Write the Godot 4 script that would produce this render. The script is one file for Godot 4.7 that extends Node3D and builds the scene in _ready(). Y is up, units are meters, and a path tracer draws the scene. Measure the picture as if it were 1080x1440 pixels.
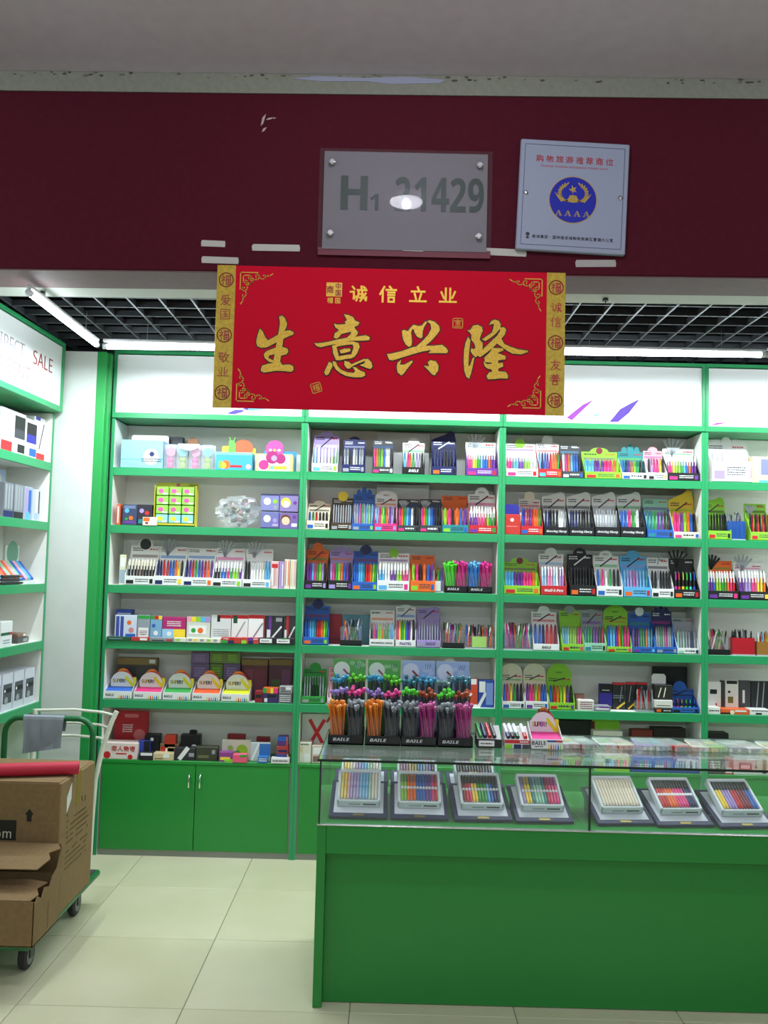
extends Node3D
# A stationery stall in an indoor market: camera, light and exposure first, then the setting, the furniture, the goods.

const PAL := {"r": "#c62328", "p": "#e0327f", "o": "#ea6a1e", "y": "#f0cf35", "g": "#2c9a3c", "l": "#8ccb30", "c": "#5aaede", "b": "#2360b8", "n": "#1b2259", "u": "#6d3295", "v": "#a58fcb", "k": "#161618", "w": "#e6e6e3", "s": "#969ba0", "d": "#3d3f43", "t": "#23868c", "a": "#eaa6b0", "e": "#e8dfc6", "m": "#7f1a32", "z": "#45301f", "q": "#94ccae"}
const HUE := {"r": "red", "p": "pink", "o": "orange", "y": "yellow", "g": "green", "l": "lime", "c": "cyan", "b": "blue", "n": "navy", "u": "purple", "v": "lavender", "k": "black", "w": "white", "s": "silver", "d": "grey", "t": "teal", "a": "rose", "e": "cream", "m": "maroon", "z": "brown", "q": "mint"}
const ROW_Y := [2.129, 1.805, 1.472, 1.165, 0.842, 0.516]
const SHELF_Z := -4.977
const TOP_Y := 0.892
var taken := {}
var mats := {}
var vc: StandardMaterial3D
var vcg: StandardMaterial3D
var rng := RandomNumberGenerator.new()
var pens := []
var bold: SystemFont
var plain_font: SystemFont
var serif: SystemFont
var text_cache := {}
var pen_mesh := {}

# ---------- materials ----------
func hue(c: String) -> Color:
	return Color.html(c) if c.begins_with("#") else Color.html(PAL[c])

func mat(c: String, rough := 0.5, metal := 0.0, coat := 0.0) -> StandardMaterial3D:
	var key := "%s %.2f %.2f %.2f" % [c, rough, metal, coat]
	if not mats.has(key):
		var m := StandardMaterial3D.new()
		m.albedo_color = hue(c)
		m.roughness = rough
		m.metallic = metal
		if coat > 0.0:
			m.clearcoat_enabled = true
			m.clearcoat = coat
			m.clearcoat_roughness = 0.15
		mats[key] = m
	return mats[key]

func glassy(c: String, alpha: float, rough := 0.05) -> StandardMaterial3D:
	var key := "glass %s %.2f %.2f" % [c, alpha, rough]
	if not mats.has(key):
		var m := StandardMaterial3D.new()
		var k := hue(c)
		k.a = alpha
		m.albedo_color = k
		m.transparency = BaseMaterial3D.TRANSPARENCY_ALPHA
		m.roughness = rough
		mats[key] = m
	return mats[key]

func noisy(c0: String, c1: String, freq: float, rough: float, scale := 1.0, octaves := 4, relief := 0.0) -> StandardMaterial3D:
	var n := FastNoiseLite.new()
	n.seed = 7
	n.frequency = freq
	n.fractal_octaves = octaves
	var t := NoiseTexture2D.new()
	t.width = 512
	t.height = 512
	t.seamless = true
	t.noise = n
	var g := Gradient.new()
	g.set_color(0, hue(c0))
	g.set_color(1, hue(c1))
	t.color_ramp = g
	var m := StandardMaterial3D.new()
	m.albedo_texture = t
	m.uv1_triplanar = true
	m.uv1_world_triplanar = true
	m.uv1_scale = Vector3.ONE * scale
	m.roughness = rough
	if relief > 0.0:
		m.heightmap_enabled = true
		m.heightmap_texture = t
		m.heightmap_scale = relief
	return m

# ---------- shape helpers ----------
func st() -> SurfaceTool:
	var s := SurfaceTool.new()
	s.begin(Mesh.PRIMITIVE_TRIANGLES)
	return s

func lin(c: String) -> Color:
	return hue(c).srgb_to_linear()

func tri(s: SurfaceTool, a: Vector3, b: Vector3, c: Vector3, na: Vector3, nb: Vector3, nc: Vector3) -> void:
	if (b - a).cross(c - a).dot(na + nb + nc) > 0.0:
		var t := b
		b = c
		c = t
		t = nb
		nb = nc
		nc = t
	s.set_normal(na)
	s.add_vertex(a)
	s.set_normal(nb)
	s.add_vertex(b)
	s.set_normal(nc)
	s.add_vertex(c)

func quad(s: SurfaceTool, a: Vector3, b: Vector3, c: Vector3, d: Vector3, n: Vector3) -> void:
	tri(s, a, b, c, n, n, n)
	tri(s, a, c, d, n, n, n)

func bx(s: SurfaceTool, c: Vector3, e: Vector3, bev := 0.0, bas := Basis()) -> void:
	var h := e / 2.0
	bev = minf(bev, minf(h.x, minf(h.y, h.z)) * 0.8)
	var ax := [Vector3.RIGHT, Vector3.UP, Vector3.BACK]
	var hh := [h.x, h.y, h.z]
	for i in 3:
		var j := (i + 1) % 3
		var k := (i + 2) % 3
		for sg in [-1.0, 1.0]:
			var n: Vector3 = ax[i] * sg
			var o: Vector3 = n * hh[i]
			var u: Vector3 = ax[j] * (hh[j] - bev)
			var v: Vector3 = ax[k] * (hh[k] - bev)
			quad(s, c + bas * (o - u - v), c + bas * (o + u - v), c + bas * (o + u + v), c + bas * (o - u + v), bas * n)
			if bev > 0.0:
				for sg2 in [-1.0, 1.0]:
					var m: Vector3 = ax[j] * sg2
					var p1: Vector3 = n * hh[i] + m * (hh[j] - bev)
					var p2: Vector3 = n * (hh[i] - bev) + m * hh[j]
					quad(s, c + bas * (p1 - v), c + bas * (p1 + v), c + bas * (p2 + v), c + bas * (p2 - v), bas * ((n + m).normalized()))
	if bev > 0.0:
		for a in [-1.0, 1.0]:
			for b in [-1.0, 1.0]:
				for d in [-1.0, 1.0]:
					var q := Vector3(a, b, d)
					var n3 := bas * q.normalized()
					tri(s, c + bas * (q * Vector3(h.x, h.y - bev, h.z - bev)), c + bas * (q * Vector3(h.x - bev, h.y, h.z - bev)), c + bas * (q * Vector3(h.x - bev, h.y - bev, h.z)), n3, n3, n3)

func cyl(s: SurfaceTool, a: Vector3, b: Vector3, r0: float, r1: float, n := 12, caps := true) -> void:
	var w := (b - a).normalized()
	var u := w.cross(Vector3.UP if absf(w.y) < 0.9 else Vector3.RIGHT).normalized()
	var v := w.cross(u)
	for i in n:
		var d0 := u * cos(TAU * i / n) + v * sin(TAU * i / n)
		var d1 := u * cos(TAU * (i + 1) / n) + v * sin(TAU * (i + 1) / n)
		tri(s, a + d0 * r0, b + d0 * r1, b + d1 * r1, d0, d0, d1)
		if r0 > 0.0:
			tri(s, a + d0 * r0, b + d1 * r1, a + d1 * r0, d0, d1, d1)
		if caps:
			tri(s, a, a + d0 * r0, a + d1 * r0, -w, -w, -w)
			tri(s, b, b + d0 * r1, b + d1 * r1, w, w, w)

func tube(s: SurfaceTool, pts: Array, r: float, n := 10) -> void:
	var rings := []
	for i in pts.size():
		var w: Vector3 = (pts[mini(i + 1, pts.size() - 1)] - pts[maxi(i - 1, 0)]).normalized()
		var u := w.cross(Vector3.BACK if absf(w.z) < 0.9 else Vector3.UP).normalized()
		var v := w.cross(u)
		var ring := []
		for k in n:
			ring.append(u * cos(TAU * k / n) + v * sin(TAU * k / n))
		rings.append(ring)
	for i in pts.size() - 1:
		for k in n:
			var l := (k + 1) % n
			tri(s, pts[i] + rings[i][k] * r, pts[i + 1] + rings[i + 1][k] * r, pts[i + 1] + rings[i + 1][l] * r, rings[i][k], rings[i + 1][k], rings[i + 1][l])
			tri(s, pts[i] + rings[i][k] * r, pts[i + 1] + rings[i + 1][l] * r, pts[i] + rings[i][l] * r, rings[i][k], rings[i + 1][l], rings[i][l])
	for e in [0, pts.size() - 1]:
		var nn: Vector3 = (pts[0] - pts[1]).normalized() if e == 0 else (pts[-1] - pts[-2]).normalized()
		for k in n:
			tri(s, pts[e], pts[e] + rings[e][k] * r, pts[e] + rings[e][(k + 1) % n] * r, nn, nn, nn)

func lathe(s: SurfaceTool, prof: Array, n := 12, xf := Transform3D()) -> void:
	for i in prof.size() - 1:
		var p: Vector2 = prof[i]
		var q: Vector2 = prof[i + 1]
		var nn := Vector2(q.y - p.y, p.x - q.x).normalized()
		for k in n:
			var a0 := TAU * k / n
			var a1 := TAU * (k + 1) / n
			var f := func(v: Vector2, a: float) -> Vector3: return xf * Vector3(v.x * cos(a), v.y, v.x * sin(a))
			var g := func(a: float) -> Vector3: return (xf.basis * Vector3(nn.x * cos(a), nn.y, nn.x * sin(a))).normalized()
			var n0: Vector3 = g.call(a0)
			var n1: Vector3 = g.call(a1)
			if q.x > 1e-6:
				tri(s, f.call(p, a0), f.call(q, a0), f.call(q, a1), n0, n0, n1)
			if p.x > 1e-6:
				tri(s, f.call(p, a0), f.call(q, a1), f.call(p, a1), n0, n1, n1)

# a flat outline (x, y) with thickness from z0 to z1
func prism(s: SurfaceTool, poly: PackedVector2Array, z0: float, z1: float, xf := Transform3D()) -> void:
	if Geometry2D.is_polygon_clockwise(poly):
		poly = poly.duplicate()
		poly.reverse()
	var idx := Geometry2D.triangulate_polygon(poly)
	if idx.is_empty():
		idx = Geometry2D.triangulate_polygon(Geometry2D.convex_hull(poly).slice(1))
	var nf := xf.basis * Vector3.BACK
	for i in range(0, idx.size(), 3):
		for e in [[z1, nf], [z0, -nf]]:
			var t := []
			for k in 3:
				var p := poly[idx[i + k]]
				t.append(xf * Vector3(p.x, p.y, e[0]))
			tri(s, t[0], t[1], t[2], e[1], e[1], e[1])
	for i in poly.size():
		var a := poly[i]
		var b := poly[(i + 1) % poly.size()]
		var d := (b - a).normalized()
		quad(s, xf * Vector3(a.x, a.y, z0), xf * Vector3(b.x, b.y, z0), xf * Vector3(b.x, b.y, z1), xf * Vector3(a.x, a.y, z1), xf.basis * Vector3(d.y, -d.x, 0))

func disc_poly(c: Vector2, rx: float, ry: float, n := 18, a0 := 0.0, a1 := TAU) -> PackedVector2Array:
	var p := PackedVector2Array()
	var full := absf(a1 - a0 - TAU) < 0.001
	for i in (n if full else n + 1):
		var a := a0 + (a1 - a0) * i / n
		p.append(c + Vector2(cos(a) * rx, sin(a) * ry))
	return p

func outline(txt: String, flip := -1.0) -> PackedVector2Array:
	var p := PackedVector2Array()
	for w in txt.split(" ", false):
		var q := w.split(",")
		p.append(Vector2(float(q[0]), float(q[1]) * flip))
	return p

# a coloured line on a flat print
func line(s: SurfaceTool, a: Vector2, b: Vector2, w: float, z0: float, z1: float, xf := Transform3D()) -> void:
	var d := (b - a).normalized() * w / 2.0
	var n := Vector2(-d.y, d.x)
	prism(s, PackedVector2Array([a - d - n, b + d - n, b + d + n, a - d + n]), z0, z1, xf)

# ---------- objects ----------
func numbered(called: String) -> String:
	taken[called] = taken.get(called, -1) + 1
	return called if taken[called] == 0 else "%s_%03d" % [called, taken[called]]

func tag(o: Node3D, label: String, cat := "", group := "") -> Node3D:
	o.set_meta("label", label)
	if cat:
		o.set_meta("category", cat)
	if group:
		o.set_meta("group", group)
	return o

func thing(called: String, label: String, cat: String, at := Vector3.ZERO, turn := 0.0, group := "") -> Node3D:
	var o := Node3D.new()
	o.name = numbered(called)
	add_child(o, true)
	o.position = at
	o.rotation.y = turn
	tag(o, label, cat, group)
	return o

func part(called: String, s: SurfaceTool, m: Material, parent: Node3D) -> MeshInstance3D:
	return part_mesh(called, s.commit(), m, parent)

func part_mesh(called: String, me: Mesh, m: Material, parent: Node3D) -> MeshInstance3D:
	var o := MeshInstance3D.new()
	var key := "%d/%s" % [parent.get_instance_id(), called]
	o.name = called if parent == self else numbered_in(key, called)
	if parent == self:
		o.name = numbered(called)
	o.mesh = me
	o.material_override = m
	parent.add_child(o, true)
	return o

var inner := {}
func numbered_in(key: String, called: String) -> String:
	inner[key] = inner.get(key, -1) + 1
	return called if inner[key] == 0 else "%s_%03d" % [called, inner[key]]

func setting(called: String, s: SurfaceTool, m: Material) -> MeshInstance3D:
	var o := part(called, s, m, self)
	o.set_meta("kind", "structure")
	return o

func box_part(called: String, c: Vector3, e: Vector3, m: Material, parent: Node3D, bev := 0.0) -> MeshInstance3D:
	var s := st()
	bx(s, c, e, bev)
	return part(called, s, m, parent)

func lettering(txt: String, cap: float, at: Vector3, c: String, parent: Node3D, font: Font = null, called := "lettering", xf := Basis(), squeeze := 1.0) -> MeshInstance3D:
	var f: Font = font if font else bold
	var key := "%s/%d" % [txt, f.get_instance_id()]
	if not text_cache.has(key):
		var t := TextMesh.new()
		t.text = txt
		t.font = f
		t.font_size = 32
		t.pixel_size = 1.0 / (32.0 * 0.714)
		t.depth = 0.06
		t.curve_step = 2.0
		text_cache[key] = t
	var o := part_mesh(called, text_cache[key], mat(c, 0.5), parent)
	o.transform = Transform3D(xf * Basis.from_scale(Vector3(cap * squeeze, cap, minf(cap, 0.02))), at)
	return o

# ---------- brush characters as strokes on a 100 grid ----------
const GLYPH := {
	"cheng": "18,12 28,24|8,40 26,40 26,78 38,66|46,30 94,30|52,30 50,60 40,88|52,52 70,52 70,74 60,72|66,10 72,45 82,72 92,86 94,70|90,48 78,70 62,90|78,12 88,20",
	"xin": "30,10 8,50|22,35 22,92|60,8 68,18|42,26 94,26|52,40 86,40|52,54 86,54|54,68 54,92 84,92 84,68 54,68",
	"li": "48,8 54,22|16,32 86,32|32,44 40,74|68,44 56,84|8,86 94,86",
	"ye": "38,12 38,84|62,12 62,84|14,34 28,66|88,30 74,64|6,86 94,86",
	"fu": "20,8 26,20|8,28 36,28 8,62|23,46 23,92|30,48 38,56|46,12 94,12|52,24 52,44 88,44 88,24 52,24|50,54 50,92 90,92 90,54 50,54|70,54 70,92|50,73 90,73",
	"you": "12,26 90,26|46,8 40,50 10,92|38,48 76,48 60,72 34,92|42,54 62,76 92,92",
	"shan": "34,4 40,14|66,4 60,14|18,18 82,18|24,29 76,29|10,40 90,40|50,18 50,52|34,44 38,54|66,44 62,54|8,58 92,58|30,66 30,94 70,94 70,66 30,66",
	"ai": "80,6 20,16|22,22 28,32|46,20 50,30|76,18 68,30|14,50 14,38 88,38 84,50|22,54 80,54|44,44 34,74 10,94|36,66 74,66 58,82 36,94|42,70 62,84 92,94",
	"guo": "12,10 12,92 88,92 88,10 12,10|28,28 72,28|32,50 68,50|26,74 76,74|50,28 50,74|60,58 68,66",
	"jing": "6,18 52,18|20,8 20,28|38,8 38,28|20,30 8,50|16,40 50,40 46,88 38,84|20,52 20,72 36,72 36,52 20,52|68,8 54,44|62,28 96,28|86,28 76,64 48,92|62,40 74,72 94,92",
	"gou": "12,14 12,66|12,14 40,14 40,66|26,26 24,64 8,90|30,66 42,86|60,8 46,44|56,24 92,24 90,84 78,90|68,36 56,66 80,66|74,54 84,74",
	"wu": "22,10 10,44|12,30 44,30|28,8 28,92|8,66 44,54|60,8 46,44|54,26 92,26 88,86 76,88|66,28 48,70|80,28 56,86",
	"lv": "20,6 26,16|6,24 44,24|22,24 20,60 6,90|20,44 38,44 36,86 28,84|60,6 48,34|54,20 94,20|86,30 58,42 58,88 70,78|66,44 78,72 96,90|92,50 78,62",
	"youu": "8,14 18,24|4,40 14,50|6,88 20,60|36,6 40,16|24,24 54,24|36,24 34,60 22,90|36,44 50,44 48,86 40,84|66,6 56,34|62,20 96,20|62,40 88,40 76,52 76,88 66,86|58,62 96,62",
	"tui": "8,28 40,28|26,8 26,88 16,84|6,64 42,48|58,8 42,50|54,34 54,94|72,10 78,20|54,30 94,30|56,50 90,50|56,70 90,70|50,90 96,90|74,30 74,90",
	"jian": "8,16 92,16|34,6 34,26|66,6 66,26|10,36 90,36|40,28 10,72|24,58 24,94|42,50 80,50 64,62 64,90 52,88|34,72 94,72",
	"shang": "48,4 52,14|8,18 92,18|34,22 40,32|66,22 60,32|14,36 14,94|14,36 86,36 86,90 76,94|40,42 28,58|60,42 74,58|34,64 34,86 66,86 66,64 34,64",
	"wei": "30,8 8,50|22,34 22,92|62,8 68,20|40,28 94,28|50,40 58,74|84,40 74,84|36,88 96,88",
	"lian": "48,4 54,14|10,20 90,20|40,22 38,52|60,22 60,52|24,28 14,46|76,28 86,46|14,66 10,84|30,62 36,86 66,88 72,78|48,60 56,72|76,60 90,76",
	"ren": "50,8 44,50 8,92|48,36 66,70 94,92",
	"yu": "16,12 26,24|6,40 24,40 24,80 36,68|44,14 92,14|62,14 56,46|48,30 84,30 82,46|38,46 96,46|50,58 50,92 84,92 84,58 50,58",
	"zhong": "16,26 16,64 84,64 84,26 16,26|50,6 50,94",
	"chengg": "6,36 36,36|20,12 20,74|4,80 38,66|46,30 94,30|52,30 50,60 40,88|52,52 70,52 70,74 60,72|66,10 72,45 82,72 92,86 94,70|90,48 78,70 62,90|78,12 88,20",
	"ji": "36,4 14,34|28,20 28,58|54,4 60,12|28,18 84,18|30,30 80,30|30,42 80,42|24,56 88,56|56,18 56,56|8,68 92,68|50,58 50,96|46,70 14,92|54,70 86,92",
	"tuan": "12,10 12,92 88,92 88,10 12,10|26,34 76,34|58,20 58,76 46,74|56,38 28,70",
	"jii": "12,10 12,92|12,12 36,12 26,36 36,54 24,64|50,18 90,18|42,40 96,40|70,40 70,88 60,84|56,54 44,80|82,54 94,76",
	"mao": "26,6 16,36 46,30|54,10 90,10 86,36 78,36|68,12 56,38|24,46 24,78|24,46 78,46 78,78|50,56 48,74 16,94|56,78 82,94",
	"qu": "90,10 14,10 14,92 94,92|74,24 30,74|32,32 78,74",
	"guan": "26,4 14,22|20,12 46,12|64,4 54,22|60,12 92,12|12,42 12,30 88,30 86,42|48,22 52,30|26,44 26,94|26,44 74,44 74,60 26,60|26,72 78,72 78,92 26,92",
	"lii": "8,16 40,16|10,44 38,44|24,16 24,76|4,82 42,70|50,12 50,52 90,52 90,12 50,12|50,32 90,32|70,12 70,90|50,70 92,70|44,90 96,90",
	"ban": "20,32 74,32 70,86 56,82|46,8 40,56 14,92|14,46 6,70|84,46 94,68",
	"gong": "36,10 10,50|62,10 92,48|48,44 22,86 78,80|66,62 86,92",
	"shi": "48,4 52,12|10,28 10,16 90,16 86,28|24,32 78,32|44,32 28,50 74,48|62,40 78,56|22,66 78,66|50,54 50,90|8,92 92,92",
}

func glyph(s: SurfaceTool, key: String, c: Vector2, size: float, weight: float, z0: float, z1: float, xf := Transform3D()) -> void:
	var k := size / 100.0
	for stroke in GLYPH[key].split("|"):
		var pts := outline(stroke)
		for i in pts.size() - 1:
			z1 += 0.00003
			line(s, c + (pts[i] - Vector2(50, -50)) * k, c + (pts[i + 1] - Vector2(50, -50)) * k, weight * size, z0, z1, xf)

# ---------- flat print on the front of a pack ----------
func flat_print(dsl: String, w: float, h: float, z: float, parent: Node3D, called := "print") -> void:
	var s := st()
	var any := false
	var lift := 0.0004
	for item in dsl.split(";", false):
		var f := item.strip_edges().split(" ", false)
		if f.size() < 5 or f[0] == "F":
			continue
		any = true
		lift += 0.00015
		s.set_color(lin(f[1]))
		var a := Vector2((float(f[2]) - 0.5) * w, float(f[3]) * h)
		if f[0] == "D":
			prism(s, disc_poly(a, float(f[4]) * w, float(f[4]) * w, 16), z, z + lift)
			continue
		var b := Vector2((float(f[4]) - 0.5) * w, float(f[5]) * h)
		if f[0] == "R":
			bx(s, Vector3((a.x + b.x) / 2, (a.y + b.y) / 2, z + lift / 2), Vector3(b.x - a.x, b.y - a.y, lift))
		elif f[0] == "P":
			line(s, a, b, float(f[6]) * w, z, z + lift)
		elif f[0] == "T":
			var rows := clampi(int((b.y - a.y) / 0.009), 1, 4)
			for r in rows:
				var y := b.y - (r + 0.5) * (b.y - a.y) / rows
				var x := a.x
				var hh := minf((b.y - a.y) / rows * 0.55, 0.012)
				while x < b.x - 0.002:
					var ww := minf(rng.randf_range(0.35, 1.0) * hh * 1.6, b.x - x)
					bx(s, Vector3(x + ww / 2, y, z + lift / 2), Vector3(ww, hh * rng.randf_range(0.7, 1.0), lift))
					x += ww + hh * 0.35
	if any:
		part(called, s, vc, parent)

func goods(row: String) -> Node3D:
	var f := row.split("|")
	var e := Vector3(float(f[4]), float(f[5]), float(f[6]))
	var o := thing(f[8], f[12], f[9], Vector3(float(f[1]), ROW_Y[int(f[0])] + float(f[2]) + 0.0006, float(f[3])), 0.0, f[11])
	box_part("body", Vector3(0, e.y / 2, -e.z / 2), e, mat(f[7], 0.45), o, 0.0015)
	flat_print(f[10], e.x, e.y, 0.0, o)
	for item in f[10].split(";", false):
		var g := item.strip_edges().split(" ", false)
		if g.size() == 5 and g[0] == "F":
			var u0 := float(g[2])
			var u1 := float(g[3])
			var fl := st()
			var hh := float(g[4])
			var x0 := (u0 - 0.5) * e.x
			var x1 := (u1 - 0.5) * e.x
			prism(fl, PackedVector2Array([Vector2(x0, e.y - 0.004), Vector2(x1, e.y - 0.004), Vector2(x1, e.y + hh * 0.75), Vector2(x1 - 0.01, e.y + hh), Vector2(x0 + 0.01, e.y + hh), Vector2(x0, e.y + hh * 0.75)]), -e.z - 0.002, -e.z)
			part("lid_flap", fl, mat(g[1], 0.5), o)
	return o

# ---------- pens ----------
# unit pen: length 1 along y, radius 1; two surfaces: barrel and trim
func make_pen_meshes() -> void:
	for kind in ["plain", "white", "tip"]:
		var a := st()
		var b := st()
		if kind == "white":
			lathe(a, [Vector2(0.3, 0.0), Vector2(1, 0.08), Vector2(1.0, 0.74)], 8)
			lathe(b, [Vector2(0.98, 0.74), Vector2(1.0, 0.9), Vector2(0.6, 0.93), Vector2(0.5, 1.0), Vector2(0.0, 1.0)], 8)
		elif kind == "tip":
			lathe(a, [Vector2(0.3, 0.0), Vector2(1, 0.08), Vector2(1.0, 0.3)], 8)
			lathe(a, [Vector2(1.0, 0.42), Vector2(1.0, 0.95), Vector2(0.7, 1.0), Vector2(0.0, 1.0)], 8)
			lathe(b, [Vector2(1.05, 0.3), Vector2(1.05, 0.42)], 8)
		else:
			lathe(a, [Vector2(0.3, 0.0), Vector2(1, 0.08), Vector2(1.0, 0.55), Vector2(0.93, 0.56), Vector2(0.93, 0.58), Vector2(1.0, 0.59), Vector2(0.95, 0.93)], 8)
			lathe(b, [Vector2(0.7, 0.93), Vector2(0.6, 1.0), Vector2(0.0, 1.0)], 8)
		bx(b, Vector3(0, 0.8 if kind != "white" else 0.76, 1.35), Vector3(0.55 if kind != "white" else 0.8, 0.27 if kind != "white" else 0.36, 0.4))
		bx(b, Vector3(0, 0.92, 1.0), Vector3(0.55, 0.03, 1.0))
		var me := a.commit()
		me = b.commit(me)
		pen_mesh[kind] = me

func want_pen(c: String, ptype: String, xf: Transform3D, seen_size: float, label: String, group: String) -> void:
	pens.append({"c": c, "t": ptype, "x": xf, "k": seen_size, "l": label, "g": group})

func pen_look(p: Dictionary) -> Array:
	var c: String = p.c
	var shape := "plain"
	var main := hue(c)
	var trim := main.darkened(0.45)
	match p.t:
		"white":
			shape = "white"
			trim = hue("w")
		"pale":
			main = main.lerp(hue("w"), 0.45)
			trim = hue("w")
		"cream":
			shape = "white"
			trim = hue("e")
		"thin":
			trim = hue("s")
		"clear":
			main = main.lerp(hue("s"), 0.35)
			trim = main.darkened(0.3)
		"tip":
			shape = "tip"
			trim = Color.from_hsv(fposmod(p.x.origin.x * 7.3, 1.0), 0.8, 0.85)
		"thick":
			trim = main.darkened(0.25)
	return [shape, main, trim]

func place_pens() -> void:
	pens.sort_custom(func(a, b): return a.k > b.k)
	var rest := st()
	var n_rest := 0
	for i in pens.size():
		var p: Dictionary = pens[i]
		var look := pen_look(p)
		if i < 216:
			var o := MeshInstance3D.new()
			o.name = numbered("pen")
			o.mesh = pen_mesh[look[0]]
			o.set_surface_override_material(0, mat("#" + look[1].to_html(false), 0.35))
			o.set_surface_override_material(1, mat("#" + look[2].to_html(false), 0.35))
			add_child(o, true)
			o.transform = p.x
			tag(o, p.l, "pen", p.g)
		else:
			n_rest += 1
			for q in 2:
				var arr: Array = pen_mesh[look[0]].surface_get_arrays(q)
				var v: PackedVector3Array = arr[Mesh.ARRAY_VERTEX]
				var nn: PackedVector3Array = arr[Mesh.ARRAY_NORMAL]
				var inv: Basis = p.x.basis.inverse().transposed()
				rest.set_color(look[1 + q].srgb_to_linear())
				for k in v.size():
					rest.set_normal((inv * nn[k]).normalized())
					rest.add_vertex(p.x * v[k])
	var r := part("small_pens", rest, vcg, self)
	tag(r, "hundreds of smaller coloured pens standing in the remaining display boxes and cups", "pens")
	r.set_meta("kind", "stuff")

func lean(base: Vector3, length: float, r: float, back: float, sideways := 0.0, twist := 0.0) -> Transform3D:
	return Transform3D(Basis(Vector3.BACK, sideways) * Basis(Vector3.RIGHT, -back) * Basis(Vector3.UP, twist) * Basis.from_scale(Vector3(r, length, r)), base)

func header_poly(style: String, w: float, hs: float, hk: float) -> PackedVector2Array:
	var h := w / 2.0
	var p := PackedVector2Array([Vector2(-h, 0), Vector2(h, 0), Vector2(h, hs)])
	match style:
		"dome":
			p.append_array(disc_poly(Vector2(0, hs), h * 0.52, hk - hs, 10, 0.0, PI))
		"arch":
			p.resize(2)
			p.append_array(disc_poly(Vector2(0, hs), h, hk - hs, 12, 0.0, PI))
			return p
		"cloud":
			for k in [[0.5, 0.28, 0.7], [0.0, 0.32, 1.0], [-0.5, 0.26, 0.65]]:
				p.append_array(disc_poly(Vector2(k[0] * h, hs), k[1] * h * 0.86, (hk - hs) * k[2], 6, 0.0, PI))
		"slant":
			p.append_array(PackedVector2Array([Vector2(h * 0.85, hs + (hk - hs) * 0.8), Vector2(h * 0.55, hk), Vector2(h * 0.1, hs + (hk - hs) * 0.6), Vector2(-h * 0.6, hs + (hk - hs) * 0.25)]))
	p.append(Vector2(-h, hs))
	return p

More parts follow.
